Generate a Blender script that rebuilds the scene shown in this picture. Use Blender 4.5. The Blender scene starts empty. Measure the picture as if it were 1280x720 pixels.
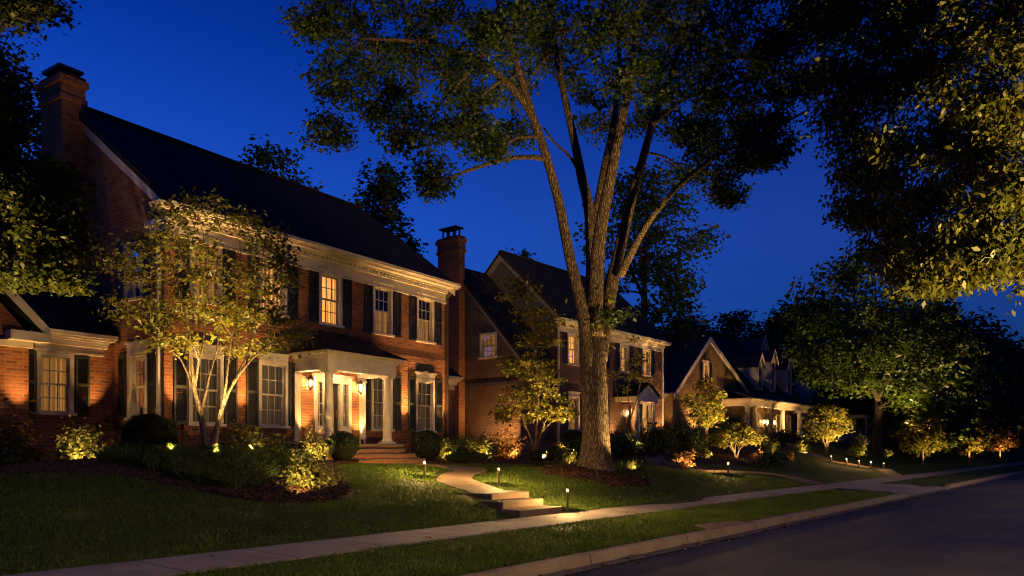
import bpy, math, random
import numpy as np
from mathutils import Vector, Matrix
random.seed(7)
RNG = np.random.default_rng(11)
scene = bpy.context.scene
COL = scene.collection
PI = math.pi
R = math.radians

# ------------------------------------------------------------------ terrain
PROF = [(6.0, .14), (8.4, .18), (9.65, .2), (10.2, .3), (11.2, .54), (13, .76), (15, .96), (16.5, 1.1),
        (17.5, 1.17), (19, 1.22), (24, 1.3), (60, 2.0), (200, 2.2)]
PX = [p[0] for p in PROF]; PZ = [p[1] for p in PROF]
def sst(a, b, x):
    k = np.clip((x - a) / (b - a), 0, 1); return k * k * (3 - 2 * k)
def ground_np(X, Y):
    X = np.asarray(X, float); Y = np.asarray(Y, float)
    z = np.interp(Y, PX, PZ)
    z = z + sst(24, 46, X) * .95 * sst(11, 20, Y)
    z = z + .36 * np.exp(-((X - 18.8) ** 2 + (Y - 12.4) ** 2) / 4.0)
    z = z + .36 * np.exp(-((X - 9) / 4.5) ** 2 - ((Y - 16.2) / 1.7) ** 2)
    return z
def ground(X, Y): return float(ground_np(X, Y))

# ------------------------------------------------------------------ tagging
def tag(o, label=None, cat=None, group=None, kind=None):
    if label: o['label'] = label
    if cat: o['category'] = cat
    if group: o['group'] = group
    if kind: o['kind'] = kind
    return o
def thing(name, label, cat, loc=(0, 0, 0), rz=0, group=None):
    o = bpy.data.objects.new(name, None); COL.objects.link(o)
    o.empty_display_size = .2
    o.location = loc; o.rotation_euler = (0, 0, rz)
    return tag(o, label, cat, group)
def copy_tree(o, parent=None):
    c = o.copy(); COL.objects.link(c); c.parent = parent
    for ch in list(o.children): copy_tree(ch, c)
    return c

# ------------------------------------------------------------------ mesh builder
class MB:
    def __init__(s): s.v = []; s.f = []
    def pts(s, P):
        n = len(s.v); s.v.extend([tuple(p) for p in P]); return n
    def poly(s, P):
        n = s.pts(P); s.f.append(tuple(range(n, n + len(P))))
    def hexa(s, P):           # 8 points: bottom 4 ccw, top 4
        n = s.pts(P)
        for q in ((0, 3, 2, 1), (4, 5, 6, 7), (0, 1, 5, 4), (1, 2, 6, 5), (2, 3, 7, 6), (3, 0, 4, 7)):
            s.f.append(tuple(n + i for i in q))
    def box(s, x0, x1, y0, y1, z0, z1):
        s.hexa([(x0, y0, z0), (x1, y0, z0), (x1, y1, z0), (x0, y1, z0), (x0, y0, z1), (x1, y0, z1), (x1, y1, z1), (x0, y1, z1)])
    def boxM(s, M, u0, u1, d0, d1, z0, z1):
        s.hexa([M(u0, d0, z0), M(u1, d0, z0), M(u1, d1, z0), M(u0, d1, z0), M(u0, d0, z1), M(u1, d0, z1), M(u1, d1, z1), M(u0, d1, z1)])
    def slab(s, P, t):        # thick quad / polygon, thickness t below
        P = [Vector(p) for p in P]
        nrm = (P[1] - P[0]).cross(P[-1] - P[0]).normalized()
        if nrm.z < 0: P = P[::-1]; nrm = -nrm
        n = len(P); b = s.pts(P); s.pts([p - nrm * t for p in P])
        s.f.append(tuple(range(b, b + n))); s.f.append(tuple(range(b + 2 * n - 1, b + n - 1, -1)))
        for i in range(n):
            j = (i + 1) % n; s.f.append((b + i, b + n + i, b + n + j, b + j))
    def prism(s, poly, M, d0, d1):   # polygon in (u,z), extruded in d
        n = len(poly); b = s.pts([M(u, d0, z) for u, z in poly]); s.pts([M(u, d1, z) for u, z in poly])
        s.f.append(tuple(range(b, b + n))); s.f.append(tuple(range(b + 2 * n - 1, b + n - 1, -1)))
        for i in range(n):
            j = (i + 1) % n; s.f.append((b + i, b + n + i, b + n + j, b + j))
    def lathe(s, prof, c, n=16, cap=True):   # prof [(r,z)], about vertical axis at c
        b = len(s.v)
        for r, z in prof:
            for k in range(n):
                a = 2 * PI * k / n; s.v.append((c[0] + r * math.cos(a), c[1] + r * math.sin(a), c[2] + z))
        for i in range(len(prof) - 1):
            for k in range(n):
                j = (k + 1) % n; s.f.append((b + i * n + k, b + i * n + j, b + (i + 1) * n + j, b + (i + 1) * n + k))
        if cap:
            s.f.append(tuple(b + k for k in range(n))[::-1]); m = b + (len(prof) - 1) * n
            s.f.append(tuple(m + k for k in range(n)))
    def tube(s, path, n=8, cap=True, wob=0):     # path [(x,y,z,r)]
        P = [Vector(p[:3]) for p in path]; b = len(s.v); up = Vector((.31, .17, .93)); prev = None
        for i, p in enumerate(P):
            t = (P[min(i + 1, len(P) - 1)] - P[max(i - 1, 0)])
            t = t.normalized() if t.length > 1e-6 else Vector((0, 0, 1))
            if prev is None:
                a = t.cross(Vector((1, 0, 0))); a = a if a.length > .1 else t.cross(Vector((0, 1, 0)))
            else: a = prev - t * prev.dot(t)
            a.normalize(); prev = a; c = t.cross(a); r = path[i][3]
            for k in range(n):
                g = 2 * PI * k / n; rr = r * (1 + (wob * math.sin(3 * g + i * .35) + wob * .6 * math.sin(7 * g + i * .2) if wob else 0))
                s.v.append(tuple(p + (a * math.cos(g) + c * math.sin(g)) * rr))
        for i in range(len(P) - 1):
            for k in range(n):
                j = (k + 1) % n; s.f.append((b + i * n + k, b + i * n + j, b + (i + 1) * n + j, b + (i + 1) * n + k))
        if cap:
            s.f.append(tuple(b + k for k in range(n))[::-1]); m = b + (len(P) - 1) * n
            s.f.append(tuple(m + k for k in range(n)))
    def bar(s, a, b, w, h=None):
        h = h or w; a = Vector(a); b = Vector(b); t = (b - a).normalized()
        x = t.cross(Vector((0, 0, 1))); x = x if x.length > .05 else t.cross(Vector((1, 0, 0))); x.normalize(); y = x.cross(t)
        x *= w / 2; y *= h / 2
        s.hexa([a - x - y, a + x - y, a + x + y, a - x + y, b - x - y, b + x - y, b + x + y, b - x + y])
    def build(s, name, mat, parent=None, off=(0, 0, 0), smooth=False, bevel=0):
        me = bpy.data.meshes.new(name)
        V = np.array(s.v, float) - np.array(off, float)
        me.from_pydata(V.tolist(), [], s.f); me.update()
        cube_uv(me)
        me.materials.append(mat)
        if smooth: me.polygons.foreach_set('use_smooth', [True] * len(me.polygons))
        o = bpy.data.objects.new(name, me); COL.objects.link(o); o.parent = parent
        if bevel:
            m = o.modifiers.new('Bevel', 'BEVEL'); m.width = bevel; m.segments = 2; m.limit_method = 'ANGLE'
        return o
def cube_uv(me):
    uv = me.uv_layers.new(name='UVMap'); n = len(me.loops)
    if n == 0: return
    co = np.empty(len(me.vertices) * 3); me.vertices.foreach_get('co', co); co = co.reshape(-1, 3)
    li = np.empty(n, int); me.loops.foreach_get('vertex_index', li)
    nr = np.empty(len(me.polygons) * 3); me.polygons.foreach_get('normal', nr); nr = nr.reshape(-1, 3)
    tot = np.empty(len(me.polygons), int); me.polygons.foreach_get('loop_total', tot)
    fn = np.repeat(nr, tot, axis=0); c = co[li]; A = np.abs(fn)
    ax = np.argmax(A * np.array([1.01, 1.0, 1.0]), axis=1)
    u = np.where(ax == 0, c[:, 1], c[:, 0]); v = np.where(ax == 2, c[:, 1], c[:, 2])
    uv.data.foreach_set('uv', np.stack([u, v], 1).ravel())
def mesh_np(name, V, F, mat, parent=None, smooth=False):
    """fast mesh from numpy arrays; F is (n,k)"""
    me = bpy.data.meshes.new(name); n, k = F.shape
    me.vertices.add(len(V)); me.vertices.foreach_set('co', np.ascontiguousarray(V, dtype=np.float32).ravel())
    me.loops.add(n * k); me.loops.foreach_set('vertex_index', F.astype(np.int32).ravel())
    me.polygons.add(n); me.polygons.foreach_set('loop_start', np.arange(0, n * k, k, dtype=np.int32))
    try: me.polygons.foreach_set('loop_total', np.full(n, k, dtype=np.int32))
    except Exception: pass
    me.update(calc_edges=True); me.validate()
    if smooth: me.polygons.foreach_set('use_smooth', [True] * n)
    me.materials.append(mat)
    o = bpy.data.objects.new(name, me); COL.objects.link(o); o.parent = parent
    return o

# ------------------------------------------------------------------ materials
def newmat(name):
    m = bpy.data.materials.new(name); m.use_nodes = True
    nt = m.node_tree; nt.nodes.clear()
    out = nt.nodes.new('ShaderNodeOutputMaterial')
    return m, nt, out
def N(nt, t, **k):
    n = nt.nodes.new(t)
    for a, b in k.items():
        if a in n.inputs: n.inputs[a].default_value = b
        else: setattr(n, a, b)
    return n
def L(nt, a, b): nt.links.new(a, b)
def c4(c): return (c[0], c[1], c[2], 1)
def ramp(nt, fac, stops):
    r = N(nt, 'ShaderNodeValToRGB'); e = r.color_ramp.elements
    e[0].position = stops[0][0]; e[0].color = c4(stops[0][1]); e[1].position = stops[-1][0]; e[1].color = c4(stops[-1][1])
    for p, c in stops[1:-1]:
        x = e.new(p); x.color = c4(c)
    L(nt, fac, r.inputs['Fac']); return r.outputs['Color']
def noise(nt, scale, detail=4, rough=.55, vec=None):
    n = N(nt, 'ShaderNodeTexNoise'); n.inputs['Scale'].default_value = scale; n.inputs['Detail'].default_value = detail; n.inputs['Roughness'].default_value = rough
    if vec is not None: L(nt, vec, n.inputs['Vector'])
    return n.outputs['Fac']
def mixc(nt, fac, a, b, mode='MIX'):
    m = N(nt, 'ShaderNodeMix', data_type='RGBA', blend_type=mode)
    for s, x in ((0, fac), (6, a), (7, b)):
        if hasattr(x, 'is_linked'): L(nt, x, m.inputs[s])
        else: m.inputs[s].default_value = x if s == 0 else c4(x)
    return m.outputs[2]
def bump(nt, h, strength=.3, dist=.02):
    b = N(nt, 'ShaderNodeBump'); b.inputs['Strength'].default_value = strength; b.inputs['Distance'].default_value = dist
    L(nt, h, b.inputs['Height']); return b.outputs['Normal']
def bsdf(nt, out, col, rough=.6, nrm=None, spec=.4, metal=0):
    p = N(nt, 'ShaderNodeBsdfPrincipled')
    if hasattr(col, 'is_linked'): L(nt, col, p.inputs['Base Color'])
    else: p.inputs['Base Color'].default_value = c4(col)
    if hasattr(rough, 'is_linked'): L(nt, rough, p.inputs['Roughness'])
    else: p.inputs['Roughness'].default_value = rough
    p.inputs['Specular IOR Level'].default_value = spec; p.inputs['Metallic'].default_value = metal
    if nrm is not None: L(nt, nrm, p.inputs['Normal'])
    L(nt, p.outputs[0], out.inputs['Surface']); return p
def objco(nt): return N(nt, 'ShaderNodeTexCoord').outputs['Object']
def worldpos(nt): return N(nt, 'ShaderNodeNewGeometry').outputs['Position']
def uvco(nt): return N(nt, 'ShaderNodeTexCoord').outputs['UV']

def mat_brick(name, a, b, mortar, row=.088, wid=.27):
    m, nt, out = newmat(name); uv = uvco(nt)
    # slight wobble so courses are not ruler-straight
    nz = N(nt, 'ShaderNodeTexNoise'); nz.inputs['Scale'].default_value = 9; L(nt, uv, nz.inputs['Vector'])
    ad = N(nt, 'ShaderNodeVectorMath', operation='MULTIPLY_ADD'); L(nt, nz.outputs['Color'], ad.inputs[0]); ad.inputs[1].default_value = (.014, .014, 0); L(nt, uv, ad.inputs[2])
    br = N(nt, 'ShaderNodeTexBrick'); L(nt, ad.outputs[0], br.inputs['Vector'])
    br.inputs['Scale'].default_value = 1; br.inputs['Brick Width'].default_value = wid; br.inputs['Row Height'].default_value = row
    br.inputs['Mortar Size'].default_value = .015; br.inputs['Mortar Smooth'].default_value = .2; br.inputs['Bias'].default_value = -.1
    br.inputs['Color1'].default_value = c4(a); br.inputs['Color2'].default_value = c4(b); br.inputs['Mortar'].default_value = c4(mortar)
    big = noise(nt, .9, 5, .6, uv); col = mixc(nt, .55, br.outputs['Color'], ramp(nt, big, [(.3, (.35, .35, .35)), (.7, (1.15, 1.1, 1.05))]), 'MULTIPLY')
    fine = noise(nt, 40, 3, .6, uv); col = mixc(nt, .4, col, ramp(nt, fine, [(.3, (.5, .5, .5)), (.75, (1.2, 1.2, 1.2))]), 'MULTIPLY')
    inv = N(nt, 'ShaderNodeMath', operation='MULTIPLY_ADD'); L(nt, br.outputs['Fac'], inv.inputs[0]); inv.inputs[1].default_value = -1; inv.inputs[2].default_value = 1
    ad2 = N(nt, 'ShaderNodeMath', operation='MULTIPLY_ADD'); L(nt, fine, ad2.inputs[0]); ad2.inputs[1].default_value = .5; L(nt, inv.outputs[0], ad2.inputs[2])
    bsdf(nt, out, col, .85, bump(nt, ad2.outputs[0], .8, .014), .2); return m
def mat_shingle(name, a, b):
    m, nt, out = newmat(name); uv = uvco(nt)
    br = N(nt, 'ShaderNodeTexBrick'); L(nt, uv, br.inputs['Vector'])
    br.inputs['Scale'].default_value = 1; br.inputs['Brick Width'].default_value = .32; br.inputs['Row Height'].default_value = .17
    br.inputs['Mortar Size'].default_value = .012; br.inputs['Color1'].default_value = c4(a); br.inputs['Color2'].default_value = c4(b); br.inputs['Mortar'].default_value = c4([x * .35 for x in a])
    nz = noise(nt, 1.3, 5, .6, uv); col = mixc(nt, .6, br.outputs['Color'], ramp(nt, nz, [(.3, (.5, .5, .5)), (.7, (1.3, 1.3, 1.3))]), 'MULTIPLY')
    inv = N(nt, 'ShaderNodeMath', operation='MULTIPLY_ADD'); L(nt, br.outputs['Fac'], inv.inputs[0]); inv.inputs[1].default_value = -1; inv.inputs[2].default_value = 1
    bsdf(nt, out, col, .9, bump(nt, inv.outputs[0], .6, .015), .15); return m
def mat_plain(name, col, rough=.5, spec=.4, var=.2, sc=6, bmp=.08, metal=0):
    m, nt, out = newmat(name); oc = objco(nt)
    nz = noise(nt, sc, 5, .6, oc)
    cc = mixc(nt, 1.0, col, ramp(nt, nz, [(.25, (1 - var,) * 3), (.75, (1 + var * .4,) * 3)]), 'MULTIPLY')
    bsdf(nt, out, cc, rough, bump(nt, noise(nt, sc * 8, 3, .6, oc), bmp, .01), spec, metal); return m
def mat_emit(name, col, s):
    m, nt, out = newmat(name); e = N(nt, 'ShaderNodeEmission'); e.inputs['Color'].default_value = c4(col); e.inputs['Strength'].default_value = s
    L(nt, e.outputs[0], out.inputs['Surface']); return m
def mat_lampglass(name, col, s):
    m, nt, out = newmat(name); e = N(nt, 'ShaderNodeEmission'); e.inputs['Color'].default_value = c4(col); e.inputs['Strength'].default_value = s
    t = N(nt, 'ShaderNodeBsdfTransparent'); a = N(nt, 'ShaderNodeAddShader'); L(nt, e.outputs[0], a.inputs[0]); L(nt, t.outputs[0], a.inputs[1]); L(nt, a.outputs[0], out.inputs['Surface']); return m
def mat_leaf(name, a, b, trans=.45, rough=.5, c=None):
    m, nt, out = newmat(name)
    rnd = N(nt, 'ShaderNodeNewGeometry').outputs['Random Per Island']
    oi = N(nt, 'ShaderNodeObjectInfo').outputs['Random']
    stops = [(0, a), (.6, b)] + ([(1, c)] if c else [(1, [x * 1.25 for x in b])])
    col = ramp(nt, rnd, stops)
    big = noise(nt, .8, 3, .5, objco(nt)); col = mixc(nt, .7, col, ramp(nt, big, [(.3, (.55, .6, .5)), (.7, (1.25, 1.15, 1.0))]), 'MULTIPLY')
    d = N(nt, 'ShaderNodeBsdfPrincipled'); d.inputs['Roughness'].default_value = rough; d.inputs['Specular IOR Level'].default_value = .25
    L(nt, col, d.inputs['Base Color'])
    t = N(nt, 'ShaderNodeBsdfTranslucent'); L(nt, mixc(nt, 1.0, col, (1.25, 1.2, .6), 'MULTIPLY'), t.inputs['Color'])
    mx = N(nt, 'ShaderNodeMixShader'); mx.inputs[0].default_value = trans
    L(nt, d.outputs[0], mx.inputs[1]); L(nt, t.outputs[0], mx.inputs[2]); L(nt, mx.outputs[0], out.inputs['Surface']); return m
def mat_bark(name, a, b, sc=1.0, st=1.0):
    m, nt, out = newmat(name); oc = objco(nt)
    mp = N(nt, 'ShaderNodeMapping'); mp.inputs['Scale'].default_value = (9 * sc, 9 * sc, 1.6 * sc); L(nt, oc, mp.inputs['Vector'])
    n1 = noise(nt, 1.6, 6, .62, mp.outputs[0])
    vo = N(nt, 'ShaderNodeTexVoronoi', feature='DISTANCE_TO_EDGE'); vo.inputs['Scale'].default_value = 1.3
    wv = N(nt, 'ShaderNodeVectorMath', operation='MULTIPLY_ADD'); nz = N(nt, 'ShaderNodeTexNoise'); nz.inputs['Scale'].default_value = 1.2; L(nt, mp.outputs[0], nz.inputs['Vector'])
    L(nt, nz.outputs['Color'], wv.inputs[0]); wv.inputs[1].default_value = (1.2, 1.2, 1.2); L(nt, mp.outputs[0], wv.inputs[2]); L(nt, wv.outputs[0], vo.inputs['Vector'])
    e = N(nt, 'ShaderNodeMapRange'); e.inputs['From Max'].default_value = .22; L(nt, vo.outputs['Distance'], e.inputs['Value'])
    col = mixc(nt, n1, a, b); col = mixc(nt, 1.0, col, ramp(nt, e.outputs[0], [(0, (.3, .28, .26)), (1, (1.05, 1.03, 1))]), 'MULTIPLY')
    h = N(nt, 'ShaderNodeMath', operation='MULTIPLY_ADD'); L(nt, n1, h.inputs[0]); h.inputs[1].default_value = .6; L(nt, e.outputs[0], h.inputs[2])
    bsdf(nt, out, col, .9, bump(nt, h.outputs[0], st, .045), .15); return m
def mat_curtain(name, col, s, dark=.35, scale=16):  # room light put into the cloth as emission, banded light and dark like folds
    m, nt, out = newmat(name); uv = uvco(nt)
    oi = N(nt, 'ShaderNodeObjectInfo').outputs['Random']
    off = N(nt, 'ShaderNodeVectorMath', operation='ADD'); L(nt, uv, off.inputs[0]); L(nt, oi, off.inputs[1])
    w = N(nt, 'ShaderNodeTexWave', wave_type='BANDS', bands_direction='X'); w.inputs['Scale'].default_value = scale / 6.28; w.inputs['Distortion'].default_value = 2.2; w.inputs['Detail'].default_value = 2
    mp = N(nt, 'ShaderNodeMapping'); mp.inputs['Scale'].default_value = (1, .15, 1); L(nt, off.outputs[0], mp.inputs['Vector']); L(nt, mp.outputs[0], w.inputs['Vector'])
    nz = noise(nt, 1.1, 3, .5, off.outputs[0])
    f = mixc(nt, .5, ramp(nt, w.outputs['Fac'], [(0, (dark,) * 3), (1, (1,) * 3)]), ramp(nt, nz, [(.35, (.35, .3, .25)), (.65, (1.25, 1.2, 1.15))]), 'MULTIPLY')
    col = mixc(nt, 1.0, f, col, 'MULTIPLY')
    p = bsdf(nt, out, (.14, .11, .07), .9, None, .1)
    L(nt, col, p.inputs['Emission Color']); p.inputs['Emission Strength'].default_value = s; return m
def mat_glass(name):
    m, nt, out = newmat(name)
    t = N(nt, 'ShaderNodeBsdfTransparent'); g = N(nt, 'ShaderNodeBsdfGlossy'); g.inputs['Roughness'].default_value = .03; g.inputs['Color'].default_value = (.9, .9, .9, 1)
    fr = N(nt, 'ShaderNodeFresnel'); fr.inputs['IOR'].default_value = 1.5
    mx = N(nt, 'ShaderNodeMixShader'); L(nt, fr.outputs[0], mx.inputs[0]); L(nt, t.outputs[0], mx.inputs[1]); L(nt, g.outputs[0], mx.inputs[2]); L(nt, mx.outputs[0], out.inputs['Surface']); return m
def mat_lawn(name):
    m, nt, out = newmat(name); p = worldpos(nt)
    a = noise(nt, .35, 4, .6, p); b = noise(nt, 6, 5, .65, p); c = noise(nt, 70, 3, .7, p)
    col = ramp(nt, b, [(.25, (.028, .048, .008)), (.55, (.058, .092, .014)), (.8, (.085, .12, .022))])
    col = mixc(nt, 1.0, col, ramp(nt, a, [(.3, (.65, .7, .6)), (.7, (1.2, 1.15, 1.0))]), 'MULTIPLY')
    col = mixc(nt, .8, col, ramp(nt, c, [(.3, (.35, .35, .35)), (.7, (1.5, 1.45, 1.3))]), 'MULTIPLY')
    bsdf(nt, out, col, .8, bump(nt, c, .9, .05), .15); return m
def mat_asphalt(name):
    m, nt, out = newmat(name); p = worldpos(nt)
    a = noise(nt, .5, 5, .6, p); c = noise(nt, 90, 3, .7, p)
    mp = N(nt, 'ShaderNodeMapping'); mp.inputs['Scale'].default_value = (.06, 1.1, 1); L(nt, p, mp.inputs['Vector']); st = noise(nt, 1.0, 4, .6, mp.outputs[0])
    col = mixc(nt, .7, ramp(nt, c, [(.3, (.018, .016, .0155)), (.7, (.058, .051, .048))]), ramp(nt, a, [(.3, (.4, .4, .4)), (.7, (1.35, 1.35, 1.35))]), 'MULTIPLY')
    col = mixc(nt, .8, col, ramp(nt, st, [(.3, (.45, .45, .45)), (.7, (1.4, 1.4, 1.4))]), 'MULTIPLY')
    ro = N(nt, 'ShaderNodeMapRange'); L(nt, a, ro.inputs['Value']); ro.inputs['From Min'].default_value = .3; ro.inputs['From Max'].default_value = .7; ro.inputs['To Min'].default_value = .5; ro.inputs['To Max'].default_value = .72
    bsdf(nt, out, col, ro.outputs[0], bump(nt, c, .5, .012), .3); return m
def mat_concrete(name, col=(.32, .27, .23), joint=1.5, axis=0):
    m, nt, out = newmat(name); p = worldpos(nt)
    a = noise(nt, 1.2, 6, .65, p); c = noise(nt, 55, 4, .7, p)
    cc = mixc(nt, 1.0, col, ramp(nt, a, [(.25, (.55, .53, .5)), (.5, (.9, .9, .9)), (.75, (1.15, 1.15, 1.15))]), 'MULTIPLY')
    cc = mixc(nt, .6, cc, ramp(nt, c, [(.3, (.6, .6, .6)), (.7, (1.2, 1.2, 1.2))]), 'MULTIPLY')
    h = c
    if joint:
        sx = N(nt, 'ShaderNodeSeparateXYZ'); L(nt, p, sx.inputs[0])
        md = N(nt, 'ShaderNodeMath', operation='PINGPONG'); md.inputs[1].default_value = joint / 2; L(nt, sx.outputs[axis], md.inputs[0])
        g = N(nt, 'ShaderNodeMapRange'); g.inputs['From Max'].default_value = .03; L(nt, md.outputs[0], g.inputs['Value'])
        cc = mixc(nt, 1.0, cc, ramp(nt, g.outputs[0], [(0, (.28, .26, .25)), (1, (1, 1, 1))]), 'MULTIPLY')
        hh = N(nt, 'ShaderNodeMath', operation='MULTIPLY_ADD'); L(nt, g.outputs[0], hh.inputs[0]); hh.inputs[1].default_value = 1.5; L(nt, c, hh.inputs[2]); h = hh.outputs[0]
    bsdf(nt, out, cc, .8, bump(nt, h, .35, .012), .25); return m
def mat_mulch(name):
    m, nt, out = newmat(name); p = worldpos(nt)
    v = N(nt, 'ShaderNodeTexVoronoi'); v.inputs['Scale'].default_value = 22; L(nt, p, v.inputs['Vector'])
    sx = N(nt, 'ShaderNodeSeparateColor'); L(nt, v.outputs['Color'], sx.inputs[0])
    col = ramp(nt, sx.outputs[0], [(0, (.02, .011, .007)), (.6, (.06, .032, .02)), (1, (.12, .07, .045))])
    bsdf(nt, out, col, .9, bump(nt, v.outputs['Distance'], 1.0, .05), .15); return m

BRICK = mat_brick('red_brick', (.38, .135, .052), (.18, .060, .028), (.31, .19, .11), .086, .26)
BRICK_DARK = mat_brick('brown_brick', (.20, .10, .065), (.13, .062, .042), (.17, .13, .10))
BRICK_TAN = mat_brick('tan_brick', (.24, .145, .065), (.17, .095, .045), (.2, .15, .09))
ROOF = mat_shingle('dark_shingle', (.035, .033, .034), (.022, .021, .023))
ROOF_SLATE = mat_shingle('blue_grey_slate', (.085, .082, .088), (.055, .053, .058))
PALE_SIDING = mat_plain('pale_clapboard', (.5, .48, .47), .6, .3, .25, 3)
ROOF_PORCH = mat_shingle('brown_shingle', (.06, .045, .035), (.038, .029, .024))
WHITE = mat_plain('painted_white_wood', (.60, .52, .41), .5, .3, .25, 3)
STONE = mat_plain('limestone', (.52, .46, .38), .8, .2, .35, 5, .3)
SASH = mat_plain('backlit_dark_sash', (.34, .30, .24), .5, .3, .25, 3)  # white sash paint darkened in colour to look backlit
RAKE_DK = mat_plain('dimmed_trim_white', (.19, .165, .15), .6, .3, .25, 3)  # white rake trim with the dimness of the side gable put into its colour
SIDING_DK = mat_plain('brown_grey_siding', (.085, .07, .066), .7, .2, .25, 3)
SIDING = mat_plain('grey_siding', (.33, .30, .29), .7, .2, .25, 3)
SHUT = mat_plain('charcoal_shutter_paint', (.022, .024, .028), .5, .4, .3, 5)
SHUT_G = mat_plain('dark_green_shutter_paint', (.035, .035, .024), .5, .4, .3, 5)
DOOR = mat_plain('black_door_paint', (.018, .017, .016), .35, .5, .2, 5)
BLACK = mat_plain('black_metal', (.015, .014, .013), .45, .5, .3, 9)
BRONZE = mat_plain('bronze_metal', (.13, .09, .055), .4, .5, .3, 9, .1, .6)
BRASS = mat_plain('brass', (.5, .33, .12), .3, .5, .2, 9, .05, 1)
GLASS = mat_glass('window_glass')
CUR_BRIGHT = mat_curtain('bright_lit_curtain', (1.0, .43, .085), 1.5, .12, 13)
CUR_MID = mat_curtain('amber_lit_curtain', (1.0, .43, .09), .40, .4)
CUR_DIM = mat_curtain('dim_lit_curtain', (1.0, .66, .32), .06, .3)
CUR_WARM = mat_curtain('warm_lit_curtain', (1.0, .46, .11), .24, .4)
LENS = mat_emit('lamp_lens', (1.0, .60, .22), 3)
CONCRETE = mat_concrete('sidewalk_concrete', (.27, .225, .21), 1.5, 0)
KERB = mat_concrete('kerb_concrete', (.27, .205, .14), 3.0, 0)
WALK = mat_concrete('walkway_concrete', (.20, .14, .092), 1.4, 1)
LAWN = mat_lawn('lawn_turf'); ASPHALT = mat_asphalt('asphalt'); MULCH = mat_mulch('bark_mulch')
GUTTER = mat_concrete('gutter_concrete', (.12, .105, .095), 3.0, 0)
BARK_BIG = mat_bark('ridged_grey_bark', (.075, .055, .04), (.21, .155, .115), 1.7, 1.0)
BARK_DARK = mat_bark('dark_bark', (.05, .038, .03), (.12, .095, .075), 1.2, .8)
BARK_PALE = mat_bark('pale_smooth_bark', (.15, .105, .07), (.28, .21, .145), 2.2, .4)
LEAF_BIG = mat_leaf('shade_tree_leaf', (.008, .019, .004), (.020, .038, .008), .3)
LEAF_YARD = mat_leaf('yard_tree_leaf', (.05, .06, .012), (.125, .12, .026), .45, .4)
LEAF_MAPLE = mat_leaf('maple_leaf', (.09, .105, .018), (.20, .18, .036), .45)
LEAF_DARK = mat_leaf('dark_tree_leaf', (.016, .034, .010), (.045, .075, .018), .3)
LEAF_GOLD = mat_leaf('broad_oak_leaf', (.036, .050, .009), (.080, .084, .016), .4, .4)
LEAF_OLIVE = mat_leaf('olive_leaf', (.03, .045, .010), (.065, .078, .018), .4, .45)
LEAF_BOX = mat_leaf('boxwood_leaf', (.02, .036, .010), (.05, .078, .02), .15)
LEAF_LIME = mat_leaf('light_shrub_leaf', (.07, .09, .022), (.17, .18, .055), .4, .45, (.3, .28, .11))
LEAF_RUSSET = mat_leaf('russet_shrub_leaf', (.10, .055, .022), (.20, .12, .05), .4)
LEAF_COVER = mat_leaf('ground_cover_leaf', (.04, .065, .018), (.10, .14, .045), .25)
GRASS = mat_leaf('grass_blade', (.058, .108, .013), (.112, .175, .024), .35, .6)
FLOWER = mat_leaf('pale_flower', (.35, .16, .08), (.55, .32, .16), .3)

# ------------------------------------------------------------------ leaves, trees, shrubs
def leaf_mesh(name, C, L_, W, mat, parent, up=.6, seed=0, outward=None, droop=.2, rich=False):
    """one small folded leaf at each centre C (n,3)"""
    r = np.random.default_rng(seed); n = len(C)
    nrm = r.normal(size=(n, 3)); nrm[:, 2] = np.abs(nrm[:, 2]) + up
    if outward is not None: nrm += outward * .8
    nrm /= np.linalg.norm(nrm, axis=1, keepdims=True)
    d = r.normal(size=(n, 3)); d[:, 2] -= droop
    if outward is not None: d += outward * .7
    d -= nrm * np.sum(d * nrm, axis=1, keepdims=True); d /= np.linalg.norm(d, axis=1, keepdims=True) + 1e-9
    b = np.cross(nrm, d); s = r.uniform(.5, 1.4, size=(n, 1)); l = L_ * s; w = W * s * r.uniform(.8, 1.15, size=(n, 1))
    if rich:
        fold = nrm * w * .25
        V = np.stack([C - d * l * .5, C - d * l * .15 + b * w * .5 + fold, C + d * l * .18 + b * w * .33 + fold * .6, C + d * l * .5 - nrm * l * .12,
                      C + d * l * .18 - b * w * .33 + fold * .6, C - d * l * .15 - b * w * .5 + fold], 1).reshape(-1, 3)
        base = np.arange(n)[:, None] * 6
        F = np.concatenate([base + np.array([0, 1, 2, 3]), base + np.array([0, 3, 4, 5])], 0)
    else:
        fold = nrm * w * .22
        V = np.stack([C - d * l * .5, C + b * w * .5 + fold, C + d * l * .5, C - b * w * .5 + fold], 1).reshape(-1, 3)
        F = np.arange(n * 4).reshape(n, 4)
    return mesh_np(name, V, F, mat, parent)
def spline(path, step=.35):
    out = []
    for i in range(len(path) - 1):
        p0 = np.array(path[max(i - 1, 0)]); p1 = np.array(path[i]); p2 = np.array(path[i + 1]); p3 = np.array(path[min(i + 2, len(path) - 1)])
        n = max(2, int(np.linalg.norm(p2[:3] - p1[:3]) / step))
        for k in range(n):
            t = k / n
            out.append(tuple(.5 * ((2 * p1) + (p2 - p0) * t + (2 * p0 - 5 * p1 + 4 * p2 - p3) * t * t + (3 * p1 - p0 - 3 * p2 + p3) * t ** 3)))
    out.append(tuple(path[-1])); return out
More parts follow.
